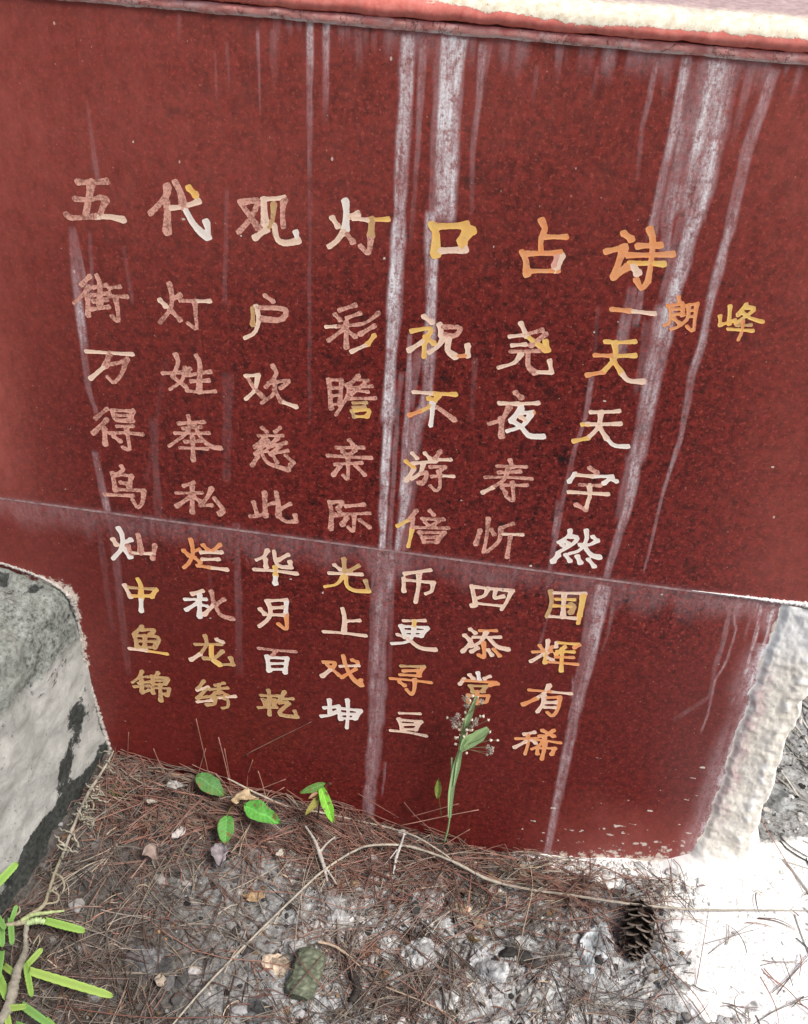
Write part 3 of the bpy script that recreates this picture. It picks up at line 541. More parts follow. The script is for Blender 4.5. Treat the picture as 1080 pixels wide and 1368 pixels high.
 ('更',5.0,'S 215 805 365 805;W 195 845 225 920;W 200 845 385 855;W 385 860 340 915;W 215 882 360 884;W 225 912 340 914;Y 290 810 288 850;W 288 850 280 910 235 960 130 970;S 170 905 240 930;S 240 930 330 1000 440 1015'),
 ('四',5.0,'S 705 555 730 680 710 695;S 715 560 1000 590;S 990 600 950 680 920 725;S 725 678 930 700;S 820 575 800 620 755 640;S 880 580 870 640 930 630')]),
(500,810,5.4,[
 ('添',5.0,'S 695 165 730 190;S 655 210 690 240;S 640 325 700 265;O 765 175 880 175;S 720 222 910 222;S 810 185 770 255 700 290;S 830 230 890 290 965 310;O 790 265 795 365 755 350;S 745 300 705 325;S 825 315 850 350;O 865 310 905 355'),
 ('寻',4.8,'T 195 430 360 435;O 355 440 325 490;O 215 465 320 462;O 190 492 330 502;O 120 520 250 530 410 550;O 295 530 290 600 270 635 235 600;O 185 545 220 570'),
 ('亘',4.4,'S 185 770 330 775;S 180 815 205 890;S 185 818 340 832;S 335 835 300 890;S 220 852 300 852;S 210 887 300 887;S 120 895 250 910 375 935'),
 ('常',4.6,'W 750 480 760 530;S 690 495 715 520;S 835 505 800 520;S 620 560 650 525;O 640 532 880 550;O 895 560 840 570;T 690 572 810 577;T 700 577 715 615;T 805 582 785 612;T 710 615 790 614;O 680 640 680 690;O 690 642 825 645;O 825 645 810 690 780 690;O 745 615 745 700'),
 ('古',4.4,'S 620 888 700 892;S 655 850 662 930;P 630 930 700 935;P 632 930 640 975;P 700 935 690 975;P 640 972 692 974')]),
(710,520,6.75,[
 ('天',5.6,'S 540 205 660 205 790 195;S 500 312 600 315 800 310;Y 465 315 510 316;S 630 210 605 340 510 440;Y 510 440 390 465;S 615 340 680 440;W 680 440 750 505 870 515'),
 ('宇',5.2,'P 530 710 590 750;W 395 760 345 830;S 400 770 560 785;W 560 785 730 785;W 700 800 770 830;W 730 790 660 845;P 440 860 620 868;S 340 925 500 935 690 945;S 525 870 530 960 513 1010 493 1087;P 493 1087 405 1040')]),
(680,680,6.75,[
 ('然',5.4,'W 555 195 540 240 450 300;W 550 245 620 260 570 320 440 395;W 500 280 540 310;W 480 320 510 345;W 700 195 700 280 640 370 550 400;W 645 322 730 320 800 285;W 760 250 800 285;W 680 330 740 410 815 435;W 445 415 400 470;W 515 415 550 465;W 620 430 645 480;W 720 455 770 515'),
 ('围',5.2,'T 380 745 385 850 345 970;S 385 755 690 760;Y 680 770 660 900 625 1030;Y 665 790 640 960;S 350 965 600 985;Y 430 812 590 817;Y 410 872 560 877;S 500 770 490 970;T 560 860 590 880 560 930')]),
(670,830,6.0,[
 ('辉',4.8,'S 375 155 365 250;O 310 195 335 230;O 410 205 375 235;O 255 245 400 240;S 345 260 240 320;Y 360 250 350 330;S 360 285 410 310;S 445 172 438 202;Y 450 170 620 185;O 625 190 590 210;Y 510 205 440 262;Y 450 240 580 245;O 440 285 575 290;O 390 325 610 345;Y 490 220 480 395'),
 ('有',5.2,'S 385 515 350 570 280 620;O 280 620 180 665;O 225 550 400 565;S 400 565 560 580;S 345 600 330 670 290 725;O 350 612 470 607;O 470 610 455 700 410 760 370 730;S 360 650 440 650;S 350 688 430 692'),
 ('稀',4.8,'S 265 890 190 905;O 120 940 280 940;O 215 910 215 980 190 1065;S 205 960 110 1010;S 240 950 275 975;O 420 875 360 915 310 920;O 330 875 420 920;O 280 947 380 960 475 975;O 350 935 310 990 245 1025;O 290 1020 290 1060;O 300 1015 430 1018;O 430 1018 405 1065;O 350 975 345 1020 325 1105')]),
]
def bilerp_depth(): pass
def make_char(ch, wpx, strokes, ox, oy, sc, seed):
    segs = []                                         # x0 z0 r0 x1 z1 r1 colour wear
    for k, s in enumerate(strokes.split(';')):
        tk = s.split(); colr, wear = PAL[tk[0]]; q = np.array([float(v) for v in tk[1:]]).reshape(-1, 2)
        px = np.stack([ox + q[:, 0] / sc, oy + q[:, 1] / sc], 1)
        P = px_poly(px); n = 2 if len(P) == 2 else 9
        D = catmull(P, max(n, 4)); L = np.concatenate([[0], np.cumsum(np.linalg.norm(np.diff(D, axis=0), axis=1))]); t = L / L[-1]
        mid = px[len(px) // 2]; mpp = np.linalg.norm(wall_pt(mid[0] + 1, mid[1]) - wall_pt(*mid))
        r = 0.5 * wpx * 1.16 * mpp * (0.84 + 0.36 * (2 * t - 1) ** 2 + 0.10 * t) * (0.9 + 0.2 * rng.random())
        if len(P) > 2 and q[-1, 0] < q[0, 0] and q[-1, 1] > q[0, 1] + 60: r = r * (1.05 - 0.35 * t)     # left-falling stroke thins out
        if len(P) > 2 and q[-1, 0] > q[0, 0] and q[-1, 1] > q[0, 1] + 60: r = r * (0.85 + 0.35 * np.sin(t * 2.4))
        slope = abs(D[-1, 1] - D[0, 1]) / (np.linalg.norm(D[-1] - D[0]) + 1e-9); r = r * (0.84 + 0.24 * slope)
        for i in range(len(D) - 1): segs.append((*D[i], r[i], *D[i + 1], r[i + 1], colr, wear))
    A = np.array([s[:6] for s in segs]); g = 0.00055; mgn = 0.0065
    x0, x1 = A[:, [0, 3]].min() - mgn, A[:, [0, 3]].max() + mgn; z0, z1 = A[:, [1, 4]].min() - mgn, A[:, [1, 4]].max() + mgn
    xs = np.arange(x0, x1, g); zs = np.arange(z0, z1, g); X, Z = np.meshgrid(xs, zs)
    best = np.full(X.shape, 9.0); who = np.zeros(X.shape, int); rr = np.full(X.shape, 0.002); G2 = np.zeros(X.shape + (2,))
    for i, a in enumerate(A):
        dx, dz = a[3] - a[0], a[4] - a[1]; t = np.clip(((X - a[0]) * dx + (Z - a[1]) * dz) / (dx * dx + dz * dz + 1e-12), 0, 1)
        vx, vz = X - a[0] - t * dx, Z - a[1] - t * dz; d0 = np.hypot(vx, vz); cu, cv = vx * 0.906 + vz * 0.423, -vx * 0.423 + vz * 0.906; d = (np.abs(cu) ** 3.2 + np.abs(cv) ** 3.2) ** (1 / 3.2) * 1.06; r = a[2] + (a[5] - a[2]) * t; s = d - r
        b = s < best; best[b] = s[b]; who[b] = i; rr[b] = r[b]; G2[b] = np.stack([vx, vz], -1)[b] / (d0[b][:, None] + 1e-9)
    best = best + (fbm(X * 300, Z * 300, 0, seed, 3) - 0.5) * 0.0008
    inside = best < 0
    cell = inside[:-1, :-1] | inside[1:, :-1] | inside[:-1, 1:] | inside[1:, 1:]
    out = ~inside; push = np.where(out, np.clip(best, 0, g * 1.5), 0)
    X2, Z2 = X - push * G2[..., 0], Z - push * G2[..., 1]
    depth = np.clip(-best / np.maximum(rr, 1e-4), 0, 1)
    Y = -0.00028 + 0.00018 * depth ** 0.7
    used = np.zeros(X.shape, bool); used[:-1, :-1] |= cell; used[1:, :-1] |= cell; used[:-1, 1:] |= cell; used[1:, 1:] |= cell
    idx = -np.ones(X.shape, int); idx[used] = np.arange(used.sum())
    i, j = np.nonzero(cell); fc = np.stack([idx[i, j], idx[i, j + 1], idx[i + 1, j + 1], idx[i + 1, j]], 1)
    w = who[used]; cols = np.array([s[6] for s in segs])[w]; wear = np.array([s[7] for s in segs])[w]
    cols = cols * (1 + (0.45 * (wear > 0.3) + 0.10)[:, None] * (0.6 - depth[used])[:, None]) if True else cols
    cols = cols * (1 + 0.12 * (fbm(X[used] * 60, Z[used] * 60, 0, seed + 3) - 0.5))[:, None]
    cols = cols * (1 + 0.30 * (cols[:, 2:] < 0.25) * (fbm(X[used] * 70, Z[used] * 70, 5, seed + 8)[:, None] - 0.5) * np.array([0, 1.2, 2.0])); nb = fbm(X[used] * 45, Z[used] * 45, 2, seed + 1); wear = wear + 0.25 * (nb - 0.5)
    V = np.stack([X2[used], Y[used], Z2[used]], 1)
    cz = V[:, 2].mean()
    me = new_mesh('carved_character', V, fc, M_PAINT, True, {'wear': wear}, {'tint': cols})
    return link('carved_character', me, upper if cz > 0.571 else lower)
nch = 0
for ox, oy, sc, chars in TXT:
    for ch, w, st in chars:
        make_char(ch, w, st, ox, oy, sc, 100 + nch * 5); nch += 1

# ------------------------------------------------------------------ low cement wing wall on the left (thing > core)
wg = NT('weathered_whitewash', 0.92, 0.2)
w1 = wg.noise(24, 9, 0.80); w2 = wg.noise(9, 5, 0.6, stretch=(1, 1, 0.8)); w3 = wg.noise(140, 5, 0.75)
wh_ = wg.mix(wg.ramp(w1, 0.35, 0.65), (0.36, 0.365, 0.35), (0.58, 0.58, 0.55))
gr_ = wg.mix(wg.ramp(wg.math('ADD', wg.math('MULTIPLY', w3, 0.6), wg.math('MULTIPLY', w1, 0.4)), 0.40, 0.58), (0.035, 0.04, 0.035), (0.34, 0.365, 0.34))
dk_ = wg.mix(wg.ramp(w3, 0.35, 0.65), (0.018, 0.02, 0.019), (0.07, 0.075, 0.07))
c_ = wg.mix(wg.ramp(wg.math('ADD', wg.attr('lichen'), wg.math('MULTIPLY', wg.math('SUBTRACT', w1, 0.5), 0.8)), 0.40, 0.60), wh_, gr_)
kk = wg.ramp(wg.math('ADD', wg.attr('mould'), wg.math('ADD', wg.math('MULTIPLY', wg.math('SUBTRACT', w2, 0.5), 1.3), wg.math('MULTIPLY', wg.math('SUBTRACT', w1, 0.5), 1.3))), 0.46, 0.54)
c_ = wg.mix(wg.ramp(w2, 0.38, 0.62, 0.45, 0), c_, (0.20, 0.21, 0.185))
c_ = wg.mix(wg.ramp(wg.math('ADD', wg.math('MULTIPLY', w3, 0.5), wg.math('MULTIPLY', wg.noise(60, 5, 0.8), 0.5)), 0.57, 0.63, 0, 0.7), c_, (0.05, 0.055, 0.05))
c_ = wg.mix(kk, c_, dk_)
wg.base(c_); wg.bump(wg.math('ADD', w1, wg.math('MULTIPLY', w3, 0.5)), 0.7, 0.004)
wing = tag(empty('wing_wall', (-0.56, -0.2, 0)), 'low whitewashed cement wing wall with black mould patches at the left edge', 'low wall')
def wing_wall():
    ys = np.arange(0.0, -0.95, -0.004); prof = []
    # right face from ground up, shoulder, then rough top going left
    PR = dens([(0.0, -0.12), (0.0, 0.0), (-0.004, 0.12), (-0.008, 0.28), (-0.012, 0.36), (-0.022, 0.402), (-0.055, 0.428), (-0.116, 0.450), (-0.26, 0.462), (-0.40, 0.45)], 190)
    I, Y = np.meshgrid(np.arange(len(PR)), ys, indexing='xy')
    px, pz = PR[:, 0][I], PR[:, 1][I]
    # face line on the ground follows the photo: x = -0.53 at the wall to about -0.59 at y = -0.28
    fx = np.interp(-Y, [0, 0.02, 0.28, 0.95], [-0.527, -0.530, -0.590, -0.66])
    drop = 1 - 0.30 * sstep(0.10, 0.75, -Y)
    X = fx + px; Z = np.where(pz > 0, pz * drop, pz)
    toe = 0.030 * np.exp(-np.maximum(Z, 0) / 0.06); X = X + toe * 0.8
    Nx = np.clip(1 - sstep(0.26, 0.42, pz), 0, 1); Nz = 1 - Nx
    d = (fbm(X * 9, Y * 9, Z * 9, 51, 3) - 0.5) * 0.022 + (fbm(X * 34, Y * 34, Z * 34, 55, 4) - 0.5) * (0.010 + 0.030 * Nz)
    d = d * sstep(0.0, 0.05, -Y + 0.03)
    X = X + d * (0.35 + 0.65 * Nx); Z = Z + d * Nz
    V = np.stack([X.ravel(), (Y + 0.0).ravel(), Z.ravel()], 1)
    lich = (0.15 + 0.75 * sstep(0.29, 0.38, pz) + 0.25 * sstep(-0.18, -0.35, Y) * sstep(0.12, 0.28, pz))
    g = base_h(X, Y)
    hh = Z - g
    band = 0.85 * sstep(0.060, 0.010, hh + 0.05 * (fbm(Y * 12, Z * 12, 0, 60) - 0.5)) + 0.34 * np.exp(-((pz - 0.33) / 0.045) ** 2) * sstep(-0.02, -0.09, Y) + 0.30 * np.exp(-(((Y + 0.035) / 0.02) ** 2 + ((pz - 0.30) / 0.05) ** 2)) + 0.58 * np.exp(-(((Y + 0.05) / 0.03) ** 2 + ((pz - 0.21) / 0.04) ** 2)) + 0.58 * np.exp(-(((Y + 0.09) / 0.035) ** 2 + ((pz - 0.155) / 0.03) ** 2)) + 0.30 * np.exp(-((Y + 0.012) / 0.014) ** 2) + 0.22 * np.exp(-(((Y + 0.12) / 0.04) ** 2 + ((pz - 0.13) / 0.03) ** 2)) + 0.25 * sstep(0.40, 0.45, pz)
    cav = (0.5 - fbm(X * 34, Y * 34, Z * 34, 55, 4)) * 1.2 * Nz
    o = link('rendered_face', new_mesh('rendered_face', V, grid_faces(I.shape[1], I.shape[0])[:, ::-1].tolist(), wg.m, True, {'lichen': lich.ravel(), 'mould': (band + cav + 0.07).ravel()}), wing)
    o.location = (0.56, 0.2, 0); return X, Y, Z
wing_wall()
# crust of cement smeared where the wing wall meets the stele
mb = MB()
cr = [(0,752),(30,762),(62,775),(85,790),(98,806),(106,840),(112,880),(122,920),(134,960),(146,1000),(150,1018)]
mb.tube([wall_pt(a, b, -0.001) for a, b in cr], [0.0015, 0.0022, 0.0018, 0.0026, 0.0034, 0.0022, 0.0030, 0.0022, 0.0036, 0.0030, 0.005], (0.40, 0.37, 0.34), 8, 260, 1.4)
co_ = mb.build('cement_crust', tint_mat('crust', 0.95, 0.2, 0.4, 90, 0.8, 0.002), wing, True); co_.location = (0.56, 0.2, 0)

# ------------------------------------------------------------------ rubble
M_STONE = tint_mat('rubble_stone', 0.92, 0.2, 0.40, 90, 0.8, 0.003)
def stone_geo(sx, sy, sz, seed, cuts=2, rough=0.30):
    import bmesh
    bm = bmesh.new(); bmesh.ops.create_icosphere(bm, subdivisions=cuts, radius=1.0)
    V = np.array([v.co[:] for v in bm.verts]); Fc = [[v.index for v in f.verts] for f in bm.faces]; bm.free()
    r = 1 + rough * 2 * (fbm(V[:, 0] * 1.3 + seed, V[:, 1] * 1.3, V[:, 2] * 1.3, seed, 3) - 0.5)
    V = V * r[:, None]; V = np.sign(V) * np.abs(V) ** 1.0
    return V * np.array([sx, sy, sz]), Fc
_tmpl = [stone_geo(1, 1, 1, 200 + k, 1, 0.5) for k in range(12)]
_tmpl2 = [stone_geo(1, 1, 1, 300 + k, 2, 0.5) for k in range(10)]
def rotz(V, a): c, s = math.cos(a), math.sin(a); return V @ np.array([[c, s, 0], [-s, c, 0], [0, 0, 1]])
def rotx(V, a): c, s = math.cos(a), math.sin(a); return V @ np.array([[1, 0, 0], [0, c, s], [0, -s, c]])
mb = MB()
N = 15000
xs = rng.uniform(-0.62, 0.95, N); ys = rng.uniform(-0.62, 0.35, N); xs[-2500:] = rng.uniform(-0.8, 1.3, 2500); ys[-2500:] = rng.uniform(-1.4, -0.6, 2500)
for x, y in zip(xs, ys):
    if x < 0.53 and y > -0.004: continue
    if x < -0.53 - 0.2 * abs(y): continue
    w = white_at(x, y); chalk = float(sstep(-0.40, 0.0, x + 0.25 * (rng.random() - 0.5)))
    if w > 0.35 and rng.random() < 0.995 or (rng.random() > 0.35 + 0.65 * chalk) or (y > -0.07 and x < 0.1 and rng.random() < 0.7): continue
    s = 0.0022 * math.exp(rng.normal() * 0.62)
    s = min(s, 0.011)
    V, Fc = (_tmpl2 if s > 0.005 else _tmpl)[rng.integers(10)]
    V = rotz(rotx(V * np.array([s * rng.uniform(.8, 1.5), s, s * rng.uniform(.45, .8)]), rng.normal() * 0.4), rng.uniform(0, 6.28))
    b = (rng.uniform(0.12, 0.55) * (0.45 + 0.55 * chalk) if rng.random() < 0.65 else rng.uniform(0.015, 0.07)) if w < 0.4 else rng.uniform(.4, .8); t = rng.random()
    col = np.array([b * (1 + 0.10 * t), b * (1 + 0.03 * t), b * (1 - 0.03 * t)])
    if rng.random() < 0.10 and x < 0.5: col = np.array([0.26, 0.17, 0.10]) * rng.uniform(.5, 1.1)
    mb.add(V + np.array([x, y, float(ground_h(x, y)) + s * 0.15]), Fc, col)
o = mb.build('rubble_grit', M_STONE); o['kind'] = 'stuff'; o['label'] = 'grey and white rubble grit scattered over the dark soil'

def place(o, p, rz=0.0, tilt=(0, 0)): o.location = p; o.rotation_euler = (tilt[0], tilt[1], rz)
def one_stone(px, py, w, d, h, col, label, seed, name='stone', rough=0.35, cat='stone', grp=None, rz=0, mat=None, dz=0.0, cuts=4):
    V, Fc = stone_geo(w / 2000, d / 2000, h / 2000, seed, cuts, rough)
    q = V * 75; pl_ = np.abs(fbm(q[:, 0], q[:, 1], q[:, 2], seed + 31, 4, 0.6) - 0.5)
    V = V * (1.08 - 0.9 * pl_)[:, None] + (np.stack([fbm(V[:, 0] * 220, V[:, 1] * 220, V[:, 2] * 220, seed + k, 3) for k in range(3)], 1) - 0.5) * 0.008
    b = MB(); c = np.array(col)[None] * (0.75 + 0.5 * fbm(V[:, 0] * 90, V[:, 1] * 90, V[:, 2] * 90, seed + 7))[:, None]
    b.add(V, Fc, c); col = tuple(v * 0.72 for v in col); c = c * 0.72 * (0.55 + 0.9 * sstep(0.35, 0.6, fbm(V[:, 0] * 60, V[:, 1] * 60, V[:, 2] * 60, seed + 3)))[:, None]; b = MB(); b.add(V, Fc, c); p = gnd_pt(px, py, -h / 9000 + dz)
    o = b.build(name, mat or M_STONE, None, False); place(o, p, rz); return tag(o, label, cat, grp)
one_stone(367, 1290, 44, 34, 22, (0.58, 0.47, 0.36), 'knobbly cream coloured stone left of the mossy green bark piece', 401)
one_stone(338, 1352, 56, 44, 26, (0.12, 0.125, 0.13), 'smooth dark grey stone at the bottom edge below the cream stone', 402, rough=0.2)
one_stone(497, 1272, 28, 34, 18, (0.42, 0.22, 0.15), 'salmon pink brick chip among red pine needles', 403, 'brick_chip', cat='brick chip')
one_stone(632, 1258, 18, 16, 10, (0.40, 0.27, 0.11), 'small ochre yellow stone chip right of the brick chip', 404)
one_stone(612, 1214, 40, 20, 16, (0.42, 0.33, 0.24), 'flat pale tan stone below the arching pale twig', 405)
one_stone(572, 1160, 28, 18, 14, (0.40, 0.36, 0.30), 'small beige stone just under the arching pale twig', 406)
one_stone(562, 1275, 58, 46, 26, (0.40, 0.41, 0.41), 'blocky light grey stone right of the brick chip', 407, rz=0.5)
one_stone(592, 1338, 46, 40, 24, (0.50, 0.50, 0.49), 'pale grey stone near the bottom middle of the picture', 408)
one_stone(655, 1298, 52, 60, 26, (0.44, 0.45, 0.46), 'bluish white crumbly stone in the lower middle right', 409, rough=0.5)
one_stone(798, 1268, 48, 90, 30, (0.50, 0.54, 0.56), 'long bluish white lime lump left of the pine cone', 410, rough=0.5, rz=-0.2)
one_stone(448, 1230, 60, 40, 22, (0.40, 0.40, 0.40), 'broad light grey stone under the bend of the pale twig', 411)
one_stone(400, 1268, 50, 36, 20, (0.34, 0.34, 0.34), 'grey stone behind the mossy bark piece', 412, rough=0.5)
one_stone(655, 1215, 24, 24, 16, (0.22, 0.22, 0.22), 'small dark grey stone beside the flat tan stone', 413)
one_stone(626, 1140, 44, 20, 14, (0.20, 0.13, 0.10), 'dark brown stone lying against the foot of the red slab', 414)
one_stone(712, 1330, 52, 38, 22, (0.40, 0.40, 0.38), 'light grey lump of lime near the bottom right of centre', 415, rough=0.5)
one_stone(760, 1300, 30, 24, 16, (0.46, 0.46, 0.46), 'small whitish stone below the long lime lump', 416)
one_stone(905, 1320, 40, 30, 18, (0.55, 0.55, 0.53), 'whitish stone low on the right, at the border of the lime spill', 417)
one_stone(190, 1290, 70, 52, 24, (0.13, 0.13, 0.135), 'broad dark grey stone right of the fern', 418, rough=0.5)
one_stone(1030, 1068, 90, 70, 40, (0.30, 0.31, 0.31), 'grey root-marked boulder behind the right end of the wall', 419, rough=0.3)
one_stone(216, 1180, 22, 16, 12, (0.30, 0.24, 0.22), 'small brownish grey stone under the needles at left', 420)

# crumbling lime along the foot of the slab (part of the spill)
mb = MB()
for k in range(1500):
    x = rng.uniform(0.14, 0.62); y = -abs(rng.normal()) * 0.05 if x < 0.46 else rng.uniform(-0.3, 0.06)
    if rng.random() > white_at(x, y) or (y < -0.07 or x > 0.45) and rng.random() < 0.93: continue
    s = 0.0022 * math.exp(rng.normal() * 0.6); s = min(s, 0.009); V, Fc = _tmpl[rng.integers(10)]
    b = rng.uniform(0.5, 0.8)
    mb.add(rotz(V * s * np.array([1.2, 1, .6]), rng.uniform(0, 6)) + np.array([x, y - 0.004, float(ground_h(x, y)) + s * 0.2]), Fc, (b, b, b * 0.97))
o = mb.build('lime_crumbs', M_STONE); o['kind'] = 'stuff'; o['label'] = 'white lime crumbs along the foot of the slab'

# ------------------------------------------------------------------ pine needles
M_NEED = tint_mat('dry_needle', 0.6, 0.35, 0.25, 120, 0.1, 0.0003)
RED = [(0.19, 0.088, 0.064), (0.15, 0.066, 0.048), (0.25, 0.125, 0.092), (0.10, 0.050, 0.038), (0.19, 0.105, 0.080)]
GRY = [(0.16, 0.13, 0.105), (0.11, 0.085, 0.070), (0.24, 0.20, 0.16), (0.30, 0.24, 0.17), (0.08, 0.062, 0.052)]
def needle(mb, x, y, a, L, r, col, lift, bend, pitch=0.0, n=7, wall_ok=True):
    t = np.linspace(0, 1, n); ang = a + bend * (t - 0.5); s = L / (n - 1)
    dx = np.concatenate([[0], np.cumsum(np.cos(ang[:-1]) * s)]); dy = np.concatenate([[0], np.cumsum(np.sin(ang[:-1]) * s)])
    X = x + dx - dx[n // 2]; Y = y + dy - dy[n // 2]
    Y = np.where(X < 0.53, np.minimum(Y, -0.003 - 0.002 * rng.random()), Y)
    wx = -0.52 - 0.2 * np.abs(Y); X = np.maximum(X, wx + 0.008)
    H = ground_h(X, Y)
    lin = H[0] + (H[-1] - H[0]) * t; Z = np.maximum(H + r, lin * 0.75 + H.mean() * 0.25) + lift + (t - 0.5) * pitch * L
    Z = np.maximum(Z, H + r * 0.5) + 0.006 * np.sin(t * math.pi) * rng.random()
    mb.tube(np.stack([X, Y, Z], 1), r * np.array([1.0, 1.0, 0.95, 0.9, 0.8, 0.65, 0.35]), col, 3)
def dens_fn(x, y):
    d = 1.0 * math.exp(-((y + 0.045) / 0.06) ** 2) * (1.0 if x < 0.12 else 0.75) + 0.55 * math.exp(-((x + 0.40) / 0.16) ** 2) * (y > -0.42)
    d += 0.13 * (x < 0.42) + 0.55 * math.exp(-((x + 0.06) / 0.12) ** 2 - ((y + 0.28) / 0.09) ** 2) + 0.45 * math.exp(-((x - 0.27) / 0.10) ** 2 - ((y + 0.10) / 0.05) ** 2)
    d += 0.35 * math.exp(-((x - 0.45) / 0.14) ** 2 - ((y + 0.33) / 0.15) ** 2)
    if x > 0.40: d *= 0.25
    return min(1.0, d) * (0.02 if (x > 0.44 and y > -0.12) or (x > 0.24 and y > -0.035) or (x > 0.15 and y > -0.012) else 1.0)
mb = MB(); cnt = 0
while cnt < 2600:
    x = rng.uniform(-0.60, 0.62); y = -rng.uniform(0.0, 0.60)
    if x < -0.50 - 0.2 * abs(y) or rng.random() > dens_fn(x, y) * (0.15 + 1.9 * float(vnoise(x * 13, y * 13, 2)) ** 1.6): continue
    cnt += 1
    redk = 0.70 if y > -0.12 or rng.random() < 0.3 else 0.38
    pal = RED if rng.random() < redk * (0.6 + 0.8 * float(vnoise(x * 7, y * 7, 9))) else GRY
    col = np.array(pal[rng.integers(5)]) * rng.uniform(0.60, 1.25); col = col * (1 - 0.25 * sstep(-0.15, -0.35, y)) if x < 0.05 else col
    if y < -0.14: col = col * 0.6 + col.mean() * 0.4 * np.array([1.15, 1.0, 0.88])
    a = rng.normal() * (0.55 if y > -0.10 else 1.3) - 0.12 if rng.random() < 0.7 else rng.uniform(0, math.pi)
    L = rng.uniform(0.05, 0.16) * (1.0 if rng.random() < 0.6 else 0.6); r = rng.uniform(0.0005, 0.00085)
    lift = rng.random() ** 2 * (0.022 if dens_fn(x, y) > 0.7 else 0.010)
    needle(mb, x, y, a, L, r, col, lift, rng.normal() * 0.45, rng.normal() * 0.08)
    if rng.random() < 0.6: needle(mb, x + 0.001, y, a + rng.normal() * 0.10, L * rng.uniform(.85, 1), r, col * rng.uniform(.85, 1.1), lift, rng.normal() * 0.4, rng.normal() * 0.08)
for k in range(1500):                                  # thinner litter carrying on in front and to the sides
    x = rng.uniform(-0.9, 1.3); y = -rng.uniform(0.55, 1.5) if rng.random() < 0.8 else -rng.uniform(0.0, 1.2)
    if -0.6 < x < 0.62 and y > -0.55 or x < -0.52 - 0.2 * abs(y) and y > -1.0 or x > 0.3 and y > -0.5 and rng.random() < 0.8: continue
    needle(mb, x, y, rng.uniform(0, math.pi), rng.uniform(0.05, 0.16), 0.0007, np.array((RED + GRY)[rng.integers(10)]) * rng.uniform(.7, 1.2), rng.random() * 0.006, rng.normal() * 0.4)
o = mb.build('needle_litter', M_NEED); o['kind'] = 'stuff'; o['label'] = 'tangled carpet of dry reddish and grey pine needles'
# short broken bits, leaf crumbs and rootlets
mb = MB()
for k in range(5200):
    x = rng.uniform(-0.60, 0.70); y = -rng.uniform(0.0, 0.60)
    if x < -0.50 - 0.2 * abs(y) or rng.random() > 0.35 + 0.65 * dens_fn(x, y) or (x > 0.40 and rng.random() < 0.75): continue
    col = np.array((RED + GRY + GRY)[rng.integers(15)]) * rng.uniform(0.5, 1.6)
    needle(mb, x, y, rng.uniform(0, 6.28), rng.uniform(0.008, 0.045), rng.uniform(0.0004, 0.0012), col, rng.random() * 0.004, rng.normal() * 1.0, 0)
o = mb.build('plant_crumbs', M_NEED); o['kind'] = 'stuff'; o['label'] = 'short broken needle bits and rootlets over the rubble'
# dark threads on the pale ground behind the right end
mb = MB()
for k in range(420):
    x = rng.uniform(0.56, 0.95); y = rng.uniform(-0.12, 0.62)
    a = -0.95 + rng.normal() * 0.35; n = 7; L = rng.uniform(0.03, 0.16); t = np.linspace(0, 1, n)
    X = x + np.cos(a + (t - .5) * rng.normal() * .6) * L * t; Y = y + np.sin(a) * L * t; Z = ground_h(X, Y) + 0.0015
    b = rng.choice([0.04, 0.09, 0.3, 0.5]); mb.tube(np.stack([X, Y, Z], 1), rng.uniform(0.0005, 0.0016), (b, b * .95, b * .85), 3)
o = mb.build('root_threads', M_NEED); o['kind'] = 'stuff'; o['label'] = 'dark and pale root threads on the whitish ground beside the wall'

# single needles one can pick out: leaning on the red slab or lying across bare ground
def px_needle(pts, r, col, label, grp, name='pine_needle'):
    """pts: (px, py, height above ground | ('w', off) = on the wall)"""
    P = []
    for p in pts:
        P.append(wall_pt(p[0], p[1], -p[3]) if len(p) == 4 else gnd_pt(p[0], p[1], p[2]))
    c0 = P[0].copy(); b = MB(); b.tube(np.array(P) - c0, [r, r, r * 0.9, r * 0.4], col, 5, 10)
    o = b.build(name, M_NEED, None, True); o.location = c0; return tag(o, label, 'pine needle', grp)
LEAN = [((262,960),(285,1060)),((292,985),(312,1070)),((300,1000),(318,1085)),((172,978),(168,1040)),((325,1010),(395,975)),((196,1012),(218,1040)),((382,1041),(330,1062)),((380,1052),(340,1075)),((383,1055),(420,1088)),((540,1072),(575,1108)),((640,1082),(560,1098)),((628,1108),(600,1125)),((345,1030),(356,1070)),((240,1020),(300,1050)),((150,1010),(240,1042)),((613,1074),(565,1087)),((478,1060),(520,1085)),((275,1000),(262,1045)),((338,1015),(330,1060)),((205,1000),(222,1035))]
for (a, b) in LEAN:
    px_needle([(a[0], a[1], 0, 0.004), ((a[0] + b[0]) / 2 + rng.normal() * 2, (a[1] + b[1]) / 2, 0, 0.010), (b[0], b[1], 0, 0.022), (b[0] + (b[0] - a[0]) * 0.3, b[1] + (b[1] - a[1]) * 0.3, 0, 0.034)],
              0.00085, np.array(RED[rng.integers(3)]) * 1.25, 'dry reddish pine needle sticking up against the foot of the red slab', 'pine needles leaning on the slab')
